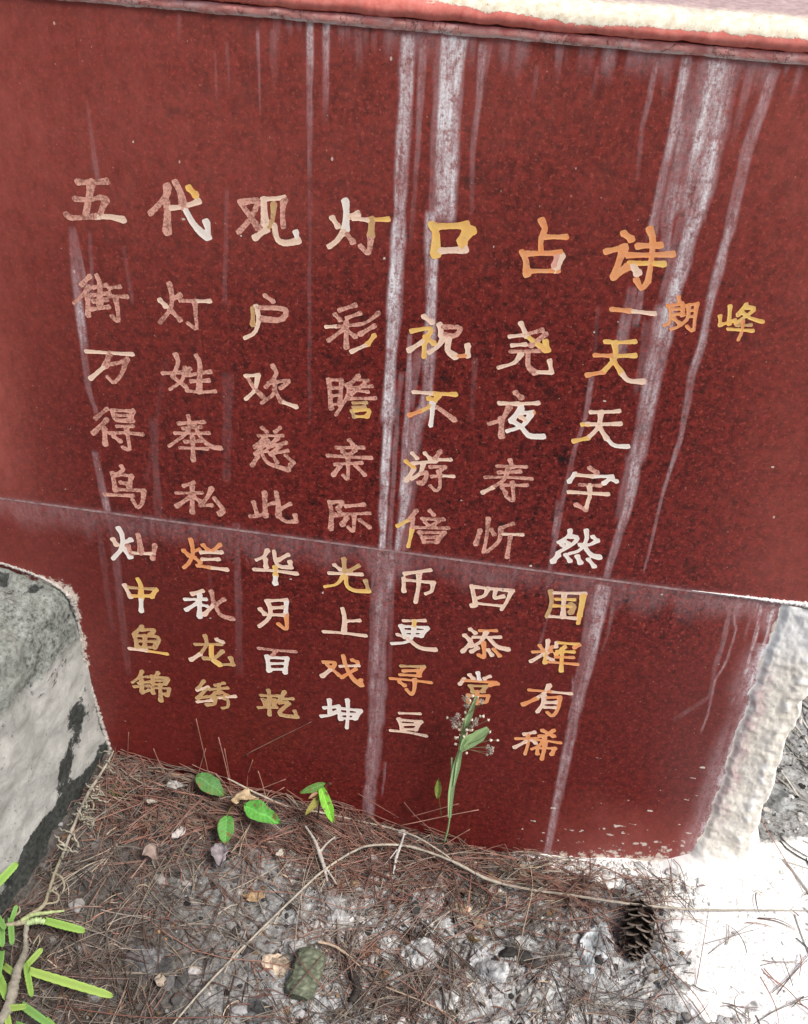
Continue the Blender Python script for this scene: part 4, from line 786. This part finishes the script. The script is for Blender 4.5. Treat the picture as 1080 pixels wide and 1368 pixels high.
LONG = [((385,1262),(405,1290),(430,1318),(452,1345)),((440,1262),(418,1292),(392,1322),(372,1352)),((648,1088),(600,1150),(560,1200),(515,1245)),((515,1245),(470,1290),(400,1340),(330,1365)),((470,1165),(600,1215),(760,1260),(820,1290)),((1000,1050),(1015,1090),(1050,1150),(1078,1200)),((455,1282),(520,1300),(600,1360),(640,1400)),((832,1188),(838,1230),(834,1260),(826,1290)),((800,1190),(806,1215),(815,1240),(822,1262)),((790,1190),(788,1220),(780,1250),(778,1275)),((840,1210),(790,1225),(740,1230),(690,1222)),((1016,1305),(1030,1330),(1038,1350),(1042,1375)),((1020,1300),(1050,1320),(1075,1345),(1100,1360)),((150,1190),(260,1270),(380,1290),(430,1330)),((80,1345),(200,1360),(330,1358),(420,1362)),((870,1275),(895,1310),(915,1340),(935,1380)),((862,1268),(900,1300),(930,1330),(955,1372)),((330,1190),(400,1195),(470,1215),(520,1200)),((700,1130),(712,1180),(700,1240),(690,1290)),((500,1110),(560,1140),(660,1150),(760,1180))]
LL = ['needle lying over the mossy bark piece from its upper left', 'needle lying over the mossy bark piece from its upper right', 'long brown needle running from the slab foot down to the brick chip', 'brown needle crossing from the brick chip to the bottom of the bark piece', 'long needle lying between the arching twig and the long lime lump', 'thin needle on the grey ground beyond the right end of the wall', 'needle crossing the dark hollow right of the bark piece', 'upright needle crossing the left side of the pine cone', 'needle ending just left of the pine cone', 'pale needle left of the pine cone above the lime lump', 'level needle touching the pine cone and the pale twig', 'short dark needle upright on the white lime spill', 'slanting needle on the white lime spill at lower right', 'long needle from the wing wall foot towards the cream stone', 'level needle along the bottom edge right of the fern', 'needle below the pine cone slanting to the bottom edge', 'outer needle below the pine cone at the border of the lime spill', 'curved needle holding the brown husk, left of centre', 'needle hanging across the pale twig left of the lime lump', 'needle lying along the slab foot above the flat tan stone']
for li, L in enumerate(LONG):
    px_needle([(p[0], p[1], (0.034 if li < 2 and 1280 < p[1] < 1330 else 0.008 + 0.010 * rng.random())) for p in L], 0.0008, np.array((RED + [(0.36, 0.26, 0.18)])[rng.integers(6)]) * 1.2, LL[li], 'long needles across the rubble')

# ------------------------------------------------------------------ twigs
M_TWIG = tint_mat('dry_twig', 0.75, 0.3, 0.30, 140, 0.6, 0.0008)
def twig(pts, r, col, label, name='twig', cat='twig', sub=()):
    P = [wall_pt(p[0], p[1], -p[3]) if len(p) == 4 else gnd_pt(p[0], p[1], p[2]) for p in pts]
    c0 = P[0].copy(); root = empty(name, c0); b = MB(); b.tube(np.array(P) - c0 + rng.normal(size=(len(P), 3)) * 0.0008, r, np.array(col), 8, len(P) * 14, 0.45); b.build('stem', M_TWIG, root, True)
    for s in sub:
        Q = [gnd_pt(*p) for p in s[0]]; b = MB(); b.tube(np.array(Q) - c0, s[1], col, 7, len(Q) * 7, 0.3); b.build('side_shoot', M_TWIG, root, True)
    return tag(root, label, cat)
twig([(222,1380,.006),(270,1325,.008),(330,1262,.010),(388,1203,.014),(430,1165,.02),(470,1138,.028),(500,1129,.03),(545,1131,.03),(600,1148,.028),(650,1172,.022),(700,1187,.018),(760,1197,.014),(850,1209,.030),(930,1215,.012),(1010,1217,.006),(1090,1216,.005)],
     [0.0012, 0.0014, 0.0018, 0.0016, 0.0017, 0.0019, 0.0018, 0.0020, 0.0021, 0.0027, 0.0021, 0.0021, 0.0019, 0.0016, 0.0011, 0.0006], (0.36, 0.32, 0.26), 'long pale twig arching over the litter from bottom left to right edge', sub=[([(300,1300,.009),(312,1275,.008),(322,1262,.006),(330,1240,.005)], 0.0009)])
twig([(305,1040,0,.02),(345,1060,0,.02),(385,1077,0,.02),(430,1087,0,.02),(480,1097,0,.015),(520,1106,0,.018),(555,1118,0,.03),(585,1135,0,.045),(603,1148,0,.055)], [0.0014, 0.0015, 0.0014, 0.0016, 0.0014, 0.0013, 0.0015, 0.0014, 0.0012], (0.36, 0.31, 0.25), 'thin pale twig along the foot of the slab above the arching twig')
twig([(408,1103,.03),(420,1122,.025),(427,1138,.022),(432,1155,.016),(436,1178,.010)], [0.0016, 0.0022, 0.0034, 0.0030, 0.0014], (0.38, 0.35, 0.31), 'short forked white twig hanging below the small seedling', sub=[([(428,1138,.022),(437,1127,.024),(448,1118,.026)], [0.0024, 0.0010]), ([(432,1155,.016),(444,1172,.012),(452,1186,.01)], [0.0020, 0.0010])])
twig([(540,1115,.035),(533,1130,.03),(530,1145,.02),(526,1168,.012)], [0.0012, 0.0022, 0.0026, 0.0012], (0.42, 0.40, 0.37), 'knotty white rootlet hanging under the top of the arching twig', sub=[([(531,1135,.028),(522,1146,.02),(512,1158,.012)], [0.0012, 0.0006])])
twig([(425,1257,.014),(442,1262,.016),(455,1268,.014),(475,1285,.012),(500,1312,.010),(560,1335,.008),(610,1360,.006)], [0.0022, 0.0018, 0.0020, 0.0015, 0.0012, 0.001, 0.0008], (0.38, 0.29, 0.21), 'crooked brown twig beside the mossy bark piece')
twig([(660,1000 + 150,.02),(700,1172,.016),(745,1178,.014),(800,1186,.014)], [0.0009, 0.0010, 0.0008, 0.0006], (0.30, 0.19, 0.13), 'thin brown twig running just above the pale twig at right')

# ------------------------------------------------------------------ pine cone
M_CONE = tint_mat('cone_scale', 0.7, 0.35, 0.35, 150, 0.5, 0.0008)
def pine_cone(px, py):
    p = gnd_pt(px, py, 0.018); root = tag(empty('pine_cone', p), 'open dark brown pine cone lying on the rubble below the pale twig', 'pine cone')
    a = wall_pt(858, 1192, -0.08); b = gnd_pt(848, 1292)
    ax = Vector(gnd_pt(846, 1290, 0.012) - gnd_pt(860, 1200, 0.024)); Lc = 0.088
    q = ax.normalized().to_track_quat('Z', 'Y')
    cb = MB(); cb.tube([(0, 0, -Lc / 2), (0, 0, 0), (0, 0, Lc / 2 * 0.8)], [0.006, 0.011, 0.005], (0.035, 0.022, 0.016), 8, 8); core_o = cb.build('core', M_CONE, root, True); core_o.rotation_mode = 'QUATERNION'; core_o.rotation_quaternion = q
    # one scale: a spoon widening to a thick pale-tipped end
    P = []; Fc = []; Cc = []; nu, nv = 7, 5
    for i in range(nu):
        t = i / (nu - 1); w = 0.20 + 0.80 * math.sin(min(t * 1.9, 1.9)) ** 1.0
        for j in range(nv):
            s = (j / (nv - 1) - 0.5) * 2
            for side in (0, 1):
                th = 0.05 + 0.10 * t
                P.append((s * w * 0.42, t, 0.22 * t * t - 0.10 * s * s * t + (th if side else 0)))
                tip = sstep(0.80, 0.98, t); Cc.append(np.array([0.022, 0.014, 0.011]) * (1 - tip) + np.array([0.19, 0.15, 0.12]) * tip * (0.5 + 0.5 * (1 - abs(s))))
    id_ = lambda i, j, s: (i * nv + j) * 2 + s
    for i in range(nu - 1):
        for j in range(nv - 1):
            Fc.append([id_(i, j, 1), id_(i, j + 1, 1), id_(i + 1, j + 1, 1), id_(i + 1, j, 1)]); Fc.append([id_(i, j, 0), id_(i + 1, j, 0), id_(i + 1, j + 1, 0), id_(i, j + 1, 0)])
        Fc.append([id_(i, 0, 0), id_(i, 0, 1), id_(i + 1, 0, 1), id_(i + 1, 0, 0)]); Fc.append([id_(i, nv - 1, 0), id_(i + 1, nv - 1, 0), id_(i + 1, nv - 1, 1), id_(i, nv - 1, 1)])
    for j in range(nv - 1): Fc.append([id_(nu - 1, j, 0), id_(nu - 1, j, 1), id_(nu - 1, j + 1, 1), id_(nu - 1, j + 1, 0)])
    b = MB(); b.add(P, Fc, np.array(Cc)); me = b.mesh('scale', M_CONE, False)
    n = 74
    for k in range(n):
        t = k / (n - 1); z = -Lc / 2 + Lc * 0.98 * t; th = k * 2.39996 + rng.normal() * 0.10
        rad = 0.0275 * math.sin(math.pi * (0.16 + 0.80 * t)) ** 0.75; tilt = 0.95 - 1.75 * t     # lower scales bend back
        s = rad * 1.0
        M = Matrix.Translation((0, 0, z)) @ Matrix.Rotation(th, 4, 'Z') @ Matrix.Rotation(0.85 - 0.75 * (1 - t) - 0.10 + rng.normal() * 0.12, 4, 'X') @ Matrix.Diagonal((s * 0.95, s, s * 0.6, 1)).to_4x4()
        o = link('scale', me, root); o.matrix_local = q.to_matrix().to_4x4() @ M
pine_cone(852, 1243)

# ------------------------------------------------------------------ bark piece with moss
def bark():
    p = gnd_pt(409, 1301, 0.012); a = gnd_pt(420, 1270, 0.012) ; b = gnd_pt(400, 1332, 0.012)
    n1, n2 = 46, 40; ax = (b - a) / np.linalg.norm(b - a); side = np.cross([0, 0, 1], ax); side /= np.linalg.norm(side); up = np.cross(ax, side)
    u = np.linspace(-1, 1, n1); v = np.linspace(0, 2 * math.pi, n2, endpoint=False); U, Vv = np.meshgrid(u, v, indexing='ij')
    w_ = fbm(U * 4, Vv * 1.2, 0, 66) * 5; cell = (np.abs(np.sin(U * 12 + w_ + 0.6 * np.sin(Vv * 5))) ** 0.6 * np.abs(np.sin(Vv * 5.0 + w_ * 0.8)) ** 0.6) * 0.6 + 0.4 * fbm(U * 12, Vv * 5, 0, 67)
    r = 0.0215 * (1 + 0.13 * (cell - 0.6)) * (0.94 + 0.12 * fbm(U * 3, Vv, 0, 88)) * (1 - 0.35 * sstep(0.80, 1.0, np.abs(U) + 0.25 * (fbm(Vv * 2, U, 0, 71) - 0.5)))
    Pn = (U * 0.034)[..., None] * ax + (np.cos(Vv) * r)[..., None] * side + (np.sin(Vv) * r * 0.72)[..., None] * up
    g = 0.8 * sstep(0.30, 1.0, cell * (0.7 + 0.6 * fbm(U * 5, Vv * 2, 0, 91))); col = np.array([0.09, 0.10, 0.07]) * (1 - g)[..., None] + np.array([0.23, 0.26, 0.18]) * g[..., None]
    F_ = [[i * n2 + j, i * n2 + (j + 1) % n2, (i + 1) * n2 + (j + 1) % n2, (i + 1) * n2 + j] for i in range(n1 - 1) for j in range(n2)] + [list(range(n2))[::-1], [(n1 - 1) * n2 + j for j in range(n2)]]
    mbk = MB(); mbk.add(Pn.reshape(-1, 3), F_, col.reshape(-1, 3)); o = mbk.build('bark_piece', tint_mat('mossy_bark', 0.9, 0.2, 0.3, 120, 0.6, 0.001), None, False); o.location = p
    tag(o, 'thick chunk of bark covered in pale green moss, near the bottom', 'bark')
bark()
twig([(470,1300,.004),(478,1322,.006),(470,1340,.004)], 0.006, (0.03, 0.025, 0.022), 'black stick end in the hollow beside the mossy bark', 'black_stick', 'stick')  # short near-black tube set in the hollow

# ------------------------------------------------------------------ leaves and plants
def leaf_mat(name, rough, spot, trans):
    t = NT(name, rough, 0.35); c = t.attr('tint', 'Color'); n = t.noise(80, 5, 0.7); n2 = t.noise(240, 4, 0.75)
    c = t.mix(t.ramp(n, 0.35, 0.65, 0, 0.35), c, t.mix(0.6, c, (0.30, 0.34, 0.08)))
    c = t.mix(t.ramp(n2, 0.62, 0.70, 0, spot), c, (0.20, 0.13, 0.06))
    c = t.mix(t.ramp(n2, 0.40, 0.28, 0, 0.25), c, (0.45, 0.44, 0.38))
    t.base(c); t.bump(t.math('ADD', n, n2), 0.4, 0.0008)
    tr = t.n.new('ShaderNodeBsdfTranslucent'); t.lk(c, tr.inputs[0]); mx = t.n.new('ShaderNodeMixShader'); mx.inputs[0].default_value = trans
    t.lk(t.b.outputs[0], mx.inputs[1]); t.lk(tr.outputs[0], mx.inputs[2]); t.lk(mx.outputs[0], t.out.inputs[0]); return t.m
M_LEAF = leaf_mat('green_leaf', 0.6, 0.6, 0.25)
def leaf_geo(P0, P1, width, up, cup=0.15, droop=0.1, n=14, m=7, tipp=0.9, scallop=0.0, th=0.0004):
    """leaf blade from P0 to P1 with a midrib fold, returned as verts, faces"""
    P0, P1 = np.array(P0, float), np.array(P1, float); d = P1 - P0; L = np.linalg.norm(d); d /= L; up = np.array(up, float)
    s = np.cross(d, up); s /= np.linalg.norm(s); nrm = np.cross(s, d)
    V = []; 
    for i in range(n):
        t = i / (n - 1); w = width / 2 * (math.sin(math.pi * min(1, t ** tipp)) ** 0.75 + 0.02)
        if scallop: w = width / 2 * (0.72 + 0.28 * math.sin(min(1, t * 1.5) * math.pi / 2) - 0.35 * t) * max(0.0, 1 - max(0, (t - 0.86) / 0.14) ** 2.2) ** 0.5 * (1 + scallop * math.sin(t * 60))
        for j in range(m):
            q = (j / (m - 1) - 0.5) * 2
            V.append(P0 + d * L * t + s * q * w + nrm * (cup * width * (abs(q) ** 1.3 - 0.4) + droop * L * (-(t - 0.35) ** 2 + 0.12)))
    V = np.array(V); k = len(V); Fc = grid_faces(m, n).tolist()
    V2 = V - nrm * th; rim = [j for j in range(m)] + [m * i + m - 1 for i in range(1, n)] + [m * (n - 1) + j for j in range(m - 2, -1, -1)] + [m * i for i in range(n - 2, 0, -1)]
    Fc += [[a + k for a in f][::-1] for f in grid_faces(m, n).tolist()] + [[rim[i], rim[i] + k, rim[(i + 1) % len(rim)] + k, rim[(i + 1) % len(rim)]] for i in range(len(rim))]
    return np.vstack([V, V2]), Fc
def leaf(name, P0, P1, width, up, col, root, origin, **kw):
    kw = dict(dict(n=40, m=15), **kw); V, Fc = leaf_geo(P0, P1, width, up, **kw); m_ = kw['m']; hv = len(V) // 2; tt = (np.arange(len(V)) % hv) // m_ / (kw['n'] - 1)
    V = V + (np.stack([fbm(V[:, 0] * 60, V[:, 1] * 60, V[:, 2] * 60, 40 + k) for k in range(3)], 1) - .5) * width * 0.22
    q = np.abs((np.arange(len(V)) % m_) / (m_ - 1) - 0.5) * 2
    c = np.array(col)[None] * (0.85 + 0.25 * fbm(V[:, 0] * 120, V[:, 1] * 120, V[:, 2] * 120, 5))[:, None]; c = c * (1 + 0.30 * np.abs(np.sin((tt * 8 - q * 1.3) * math.pi)) ** 10 - 0.25 * sstep(0.9, 1.0, q))[:, None]; c = np.where((q < 0.1)[:, None], c * 1.35 + 0.02, c); br = sstep(0.62, 0.72, fbm(V[:, 0] * 150, V[:, 1] * 150, V[:, 2] * 150, 77) + 0.12 * sstep(0.8, 1, tt))[:, None]; c = c * (1 - br) + np.array([0.22, 0.14, 0.06]) * br
    b = MB(); b.add(V - np.array(origin), Fc, c); return b.build(name, M_LEAF, root, True)
toC = lambda p: (CAM - np.array(p)) / np.linalg.norm(CAM - np.array(p))
# round-leaved plant at the foot of the slab
oc = gnd_pt(318, 1075, 0.0); pl = tag(empty('round_leaf_plant', oc), 'low plant with three rounded green leaves poking through needles below the slab', 'plant')
for (a, b, w, col, cup) in [((262,1036),(300,1062),.030,(0.07,0.22,0.06),.12),((327,1076),(374,1098),.030,(0.13,0.46,0.085),.20),((303,1090),(301,1127),.026,(0.09,0.32,0.07),.10)]:
    h = 0.045 if a[1] > 1060 else 0.05
    A = wall_pt(a[0], a[1], -0.060 if a[1] > 1070 else -0.03); B = wall_pt(b[0], b[1], -0.085 if a[1] > 1070 else -0.045)
    if a[1] > 1088: A, B = gnd_pt(a[0], a[1], 0.045), gnd_pt(b[0], b[1], 0.040)
    leaf('leaf', A, B, w, toC(A) + np.array([0, 0, 0.5]), col, pl, oc, cup=cup, droop=0.25, tipp=0.8)
    s = MB(); s.tube(np.array([oc, (oc + A) / 2 + np.array([0, 0, .01]), A]) - oc, 0.0011, (0.12, 0.12, 0.04), 6, 8); s.build('stalk', M_LEAF, pl, True)
# seedling with narrow leaves
sb = wall_pt(425, 1100, -0.035); sd_ = tag(empty('seedling', sb), 'small seedling with one bright yellow-green lance leaf against the slab', 'plant')
tp = wall_pt(436, 1050, -0.045)
s = MB(); s.tube(np.array([sb - [0, 0, .02], sb, wall_pt(427, 1075, -0.042), tp]) - sb, [0.0022, 0.0018, 0.0013, 0.001], (0.10, 0.06, 0.04), 7, 14); s.build('stem', M_LEAF, sd_, True)
def wl_(a, ya, b, yb, w, col, **kw): A = wall_pt(a[0], a[1], -ya); B = wall_pt(b[0], b[1], -yb); return leaf('leaf', A, B, w, toC(A), col, sd_, sb, **kw)
wl_((427,1048), .047, (446,1101), .075, .0165, (0.22, 0.58, 0.055), cup=.18, droop=.15)
wl_((436,1047), .047, (400,1060), .060, .012, (0.13, 0.30, 0.07), cup=.2, droop=.3)
wl_((432,1058), .047, (408,1090), .070, .011, (0.40, 0.36, 0.10), cup=.2, droop=.15)
wl_((430,1052), .047, (412,1068), .065, .006, (0.40, 0.25, 0.16), cup=.3, droop=.1)
wl_((438,1048), .044, (443,1047), .050, .004, (0.55, 0.35, 0.28))
# lone sprout left of the flowering weed
lb = wall_pt(590, 1092, -0.03); lo = tag(empty('sprout', lb), 'single small olive leaf on a thin stem left of the flowering weed', 'plant')
s = MB(); s.tube(np.array([lb, wall_pt(588, 1075, -0.028), wall_pt(586, 1063, -0.028)]) - lb, 0.0006, (0.12, 0.13, 0.04), 5, 8); s.build('stem', M_LEAF, lo, True)
A = wall_pt(585, 1066, -0.028); B = wall_pt(586, 1040, -0.024); leaf('leaf', A, B, .0105, toC(A), (0.22, 0.28, 0.06), lo, lb, cup=.25, droop=.1)
# flowering weed
fb = wall_pt(600, 1100, -0.030); fw = tag(empty('flowering_weed', fb), 'slender green weed with tiny white flower heads standing before the red slab', 'plant')
GC = (0.50, 0.70, 0.36)
def blade(pts, wds, yo, col=GC, name='leaf'):
    P = catmull(np.array([wall_pt(a, b, -yo - 0.0005 * i) for i, (a, b) in enumerate(pts)]), 16); W = np.interp(np.linspace(0, 1, 16), np.linspace(0, 1, len(wds)), wds)
    V = []; 
    for i, p in enumerate(P):
        T = P[min(i + 1, 15)] - P[max(i - 1, 0)]; T /= np.linalg.norm(T); s = np.cross(T, toC(p)); s /= np.linalg.norm(s); nr = np.cross(s, T)
        for q in (-1, -0.5, 0, 0.5, 1): V.append(p + s * q * W[i] * 1.25 + nr * (abs(q) * W[i] * 0.45))
    V = np.array(V); k = len(V); f1 = grid_faces(5, 16).tolist()
    nr = toC(P[8]); V2 = V - nr * 0.0005
    b = MB(); c = np.array(col)[None] * (0.8 + 0.35 * np.tile([0.3, 1, 0.1, 0.9, 0.4], 16))[:, None]
    b.add(np.vstack([V, V2]) - fb, f1 + [[a + k for a in f][::-1] for f in f1], np.vstack([c, c])); b.build(name, M_LEAF, fw, True)
blade([(601,1092),(603,1060),(608,1030),(614,1003)], [.0022,.0036,.0034,.0020], .030)
blade([(601,1080),(605,1040),(604,1012)], [.0020,.0028,.0010], .027)
blade([(607,1050),(612,1025),(616,1000)], [.0010,.0028,.0026], .032)
blade([(614,1002),(622,970),(628,955),(637,930)], [.0014,.0040,.0034,.0014], .034)
blade([(616,1003),(632,990),(642,982),(653,973)], [.0022,.0062,.0072,.0030], .038, (0.52, 0.74, 0.36))
blade([(616,1000),(622,988),(634,980)], [.0012,.0030,.0010], .042, (0.50, 0.74, 0.34))
s = MB()
s.tube(np.array([fb - [0.004, 0, .05], fb, wall_pt(604,1050,-.030), wall_pt(615,1000,-.034), wall_pt(616,985,-.035), wall_pt(622,965,-.036)]) - fb, [0.0016, 0.0015, 0.0012, 0.0010, .0008], (0.36, 0.52, 0.25), 7, 24)
FL = [(622,932,9),(624,942,7),(632,930,5),(628,936,5),(644,937,6),(598,959,4),(606,963,8),(612,957,8),(613,968,9),(607,970,7),(619,961,5),(622,952,4),(631,962,4),(634,968,8),(637,962,6),(629,970,5),(642,957,4),(646,957,5),(653,962,4),(624,975,5),(631,975,4),(609,986,5),(612,985,3),(609,994,5),(620,984,4),(623,1000,3),(624,1006,4),(655,978,4),(656,989,5),(665,989,4),(652,998,6),(655,1005,8),(658,1001,6),(651,1008,5),(645,939,3),(639,931,3),(618,992,3)]
for i, (a, b, r) in enumerate(FL):
    e = wall_pt(a, b, -.036 - .012 * rng.random()); hub = wall_pt(620, min(b + 18, 1000), -.036)
    s.tube(np.array([hub, (hub + e) / 2 + rng.normal(size=3) * .0015, e]) - fb, 0.00035, (0.22, 0.20, 0.12), 4, 5)
s.build('stem', M_LEAF, fw, True)
M_FLOW = tint_mat('flower', 0.8, 0.2, 0.2, 200, 0.3, 0.0005, 0.2)
for i, (a, b, r) in enumerate(FL):
    e = wall_pt(a, b, -.036 - .012 * ((i * 7) % 5) / 5); m2 = MB()
    if r >= 6:                                       # fuzzy spent head: many fine petals
        for k in range(34):
            d = rng.normal(size=3); d /= np.linalg.norm(d); L = r * 0.00055 * rng.uniform(.7, 1.3)
            c = rng.uniform(.30, .62); m2.tube(np.array([d * L * .15, d * L * 1.1 + rng.normal(size=3) * .0003]), [0.00028, 0.00045], (c, c * .86, c * .74), 4)
    else:
        V, Fc = stone_geo(1, 1, 1, 500 + i, 1, 0.3); m2.add(V * r * 0.00044, Fc, (0.80, 0.74, 0.62))
        for k in range(6):
            d = rng.normal(size=3); d /= np.linalg.norm(d); m2.tube(np.array([d * .0004, d * r * .0006]), [0.0003, 0.0004], (0.7, 0.64, 0.55), 4)
    o = m2.build('flower_head', M_FLOW, fw); o.location = e - fb
# tuft of grass by the wing wall
tb = gnd_pt(162, 1068, 0.0); tg = tag(empty('grass_tuft', tb), 'tiny green grass tuft where the wing wall meets the litter', 'grass')
for k in range(11):
    a = rng.uniform(0, 6.28); L = rng.uniform(.015, .035); e = np.array([math.cos(a) * L * .6, math.sin(a) * L * .4 - .005, L])
    s = MB(); s.tube(np.array([(0, 0, 0), e * .55 + [0, 0, .004], e]), [0.0008, 0.0008, 0.0003], (0.09, 0.20, 0.06), 4, 6); s.build('blade', M_LEAF, tg, True)

# fern-like creeper at the lower left: strap leaves on dry rhizomes
M_FERN = leaf_mat('fern_leaf', 0.65, 0.35, 0.2)
FB = gnd_pt(20, 1340, 0.0); fern = tag(empty('creeping_fern', FB), 'creeping fern with bright lime-green strap leaves at the lower left corner', 'fern')
FG = [(0.30, 0.52, 0.11), (0.38, 0.56, 0.13), (0.20, 0.42, 0.11)]
FR = [((60,1230),(113,1244),.013,0,.05),((38,1297),(150,1331),.014,1,.06),((-12,1190),(23,1153),.014,0,.10),((14,1226),(16,1261),.010,2,.05),((2,1228),(3,1264),.010,2,.05),((36,1290),(56,1268),.010,1,.05),((34,1286),(42,1330),.010,0,.055),((28,1342),(70,1372),.012,2,.05),((5,1348),(34,1345),.010,1,.055),((-4,1300),(10,1335),.014,0,.04),((2,1270),(-4,1310),.012,2,.05),((5,1290),(20,1302),.010,1,.04),((8,1350),(14,1385),.010,1,.05),((60,1362),(76,1378),.012,0,.04),((16,1228),(22,1210),.008,2,.05),((-10,1215),(6,1240),.010,2,.06),((20,1368),(45,1378),.010,2,.04)]
for k, (a, b, w, ci, h) in enumerate(FR):
    A = gnd_pt(a[0], a[1], h * .7); B = gnd_pt(b[0], b[1], h)
    V, Fc = leaf_geo(A, B, w * 1.0, toC(A), cup=.12, droop=.12, n=40, m=7, tipp=0.75, scallop=.055, th=0.0012)
    q = np.abs((np.arange(len(V)) % 7) / 6 - .5) * 2; c = np.array(FG[ci])[None] * (0.80 + .35 * q)[:, None]
    m2 = MB(); m2.add(V - FB, Fc, c); m2.build('leaf', M_FERN, fern, True)
def rhiz(pts, r, col=(0.27, 0.24, 0.17)):
    P = [gnd_pt(*p) for p in pts]; m2 = MB(); m2.tube(np.array(P) - FB, r, col, 7, len(P) * 8, .5); m2.build('rhizome', M_TWIG, fern, True)
rhiz([(82,1145,.02),(72,1170,.03),(64,1195,.035),(58,1210,.04),(42,1222,.04),(30,1232,.04),(8,1236,.04)], [.0022,.0025,.0022,.003,.004,.004,.003])
rhiz([(60,1208,.04),(76,1205,.04),(78,1196,.042),(70,1190,.045),(74,1186,.045),(66,1192,.042)], [.0014,.0016,.0016,.0014,.0012,.0012])
rhiz([(70,1166,.03),(82,1172,.035),(86,1184,.035),(83,1194,.03)], [.0016,.0018,.0014,.0010])
rhiz([(36,1232,.04),(34,1255,.035),(34,1270,.035),(24,1295,.04),(18,1320,.04),(10,1350,.04),(-6,1372,.04)], [.004,.0034,.0045,.006,.0075,.007,.006], (0.24, 0.22, 0.18))
rhiz([(28,1230,.042),(45,1222,.044),(60,1220,.046),(86,1217,.048)], [.003,.003,.0025,.0018], (0.36, 0.42, 0.20))
rhiz([(44,1262,.03),(52,1250,.035),(53,1258,.035),(50,1264,.03)], .0009)
rhiz([(60,1232,.04),(48,1230,.042),(36,1234,.042)], [.004,.005,.004], (0.35, 0.45, 0.22))
for (a, b) in [((18,1225),(26,1212)),((96,1120),(104,1132)),((108,1088),(112,1100)),((118,1066),(124,1082))]:
    rhiz([(a[0], a[1], .03), ((a[0] + b[0]) / 2 + 4, (a[1] + b[1]) / 2, .03), (b[0], b[1], .03)], [.002, .0012])
# dead vine running up the corner beside the wing wall
dv_ = gnd_pt(100, 1130, 0.02); vine = tag(empty('dry_vine', dv_), 'dry grey curled vine climbing the dark corner beside the wing wall', 'vine')
m2 = MB(); m2.tube(np.array([gnd_pt(*p) for p in [(82,1148,.02),(92,1120,.03),(104,1090,.03),(118,1060,.04),(134,1035,.05),(146,1015,.06),(152,1003,.07)]]) - dv_, [.0022,.0026,.0024,.0026,.002,.0016,.001], (0.30,0.27,0.22), 7, 60, .6); m2.build('stem', M_TWIG, vine, True)
for k in range(34):
    t = rng.random(); a = 84 + 66 * t + rng.normal() * 7; b = 1150 - 140 * t + rng.normal() * 6; h = .03 + .03 * t; P = [gnd_pt(a, b, h)]
    th = rng.uniform(0, 6.28)
    for j in range(5): th += rng.normal() * .9; P.append(P[-1] + np.array([math.cos(th) * .005, rng.normal() * .002, math.sin(th) * .005]))
    m2 = MB(); c = rng.uniform(.6, 1.3); m2.tube(np.array(P) - dv_, [.0014, .0012, .0006], np.array((0.30, 0.28, 0.22)) * c, 5, 14, .4); m2.build('tendril', M_TWIG, vine, True)

# dead leaves
M_DEAD = tint_mat('dead_leaf', 0.8, 0.25, 0.35, 120, 0.6, 0.001)
def dead(px, py, L, w, col, label, a, h=0.012, grp=None):
    p = gnd_pt(px, py, h); d = np.array([math.cos(a), math.sin(a), 0.15]) * L
    V, Fc = leaf_geo(-d / 2, d / 2, w, (0.1, -0.3, 1), cup=.35, droop=.3, n=12, m=7); V = V + (np.stack([fbm(V[:, 0] * 90, V[:, 1] * 90, V[:, 2] * 90, int(px) + k) for k in range(3)], 1) - .5) * .022
    m2 = MB(); m2.add(V, Fc, np.array(col)[None] * (0.7 + .6 * fbm(V[:, 0] * 150, V[:, 1] * 150, 0, 3))[:, None]); o = m2.build('dead_leaf', M_DEAD, None, True); o.location = p; return tag(o, label, 'dead leaf', grp)
dead(293,1142,.036,.026,(0.24,0.21,0.225),'crumpled lilac-grey dead leaf below the round green leaves',1.9,.028)
dead(328,1066,.034,.020,(0.42,0.32,0.20),'curled tan dead leaf between the round green leaves and the slab',.3,.05)
dead(240,1110,.022,.016,(0.42,0.38,0.36),'small pale grey leaf scrap under needles at left',1.2,.03)
dead(232,1050,.026,.014,(0.30,0.28,0.26),'grey curled leaf scrap at the top of the needle pile',.2,.05)
dead(208,1136,.034,.020,(0.26,0.20,0.17),'brown-grey dead leaf in the middle of the left needle pile',.6,.03)
dead(340,1196,.036,.014,(0.34,0.24,0.14),'flat brown husk on the end of the arching needle at left centre',.05,.014)
dead(218,1310,.020,.012,(0.30,0.25,0.20),'small brown husk low in the left litter',2.2,.01)
dead(640,1232,.022,.014,(0.30,0.22,0.15),'brown leaf scrap beside the dark grey stone',.9,.012)
dead(700,1160,.020,.013,(0.34,0.27,0.20),'tan leaf scrap above the pale twig at right',2.5,.014)
dead(375,1140,.020,.010,(0.40,0.36,0.30),'narrow pale leaf scrap left of the forked white twig',.8,.02)
dead(205,1070,.018,.012,(0.36,0.32,0.28),'tiny pale leaf scrap beside the grass tuft',1.0,.03)
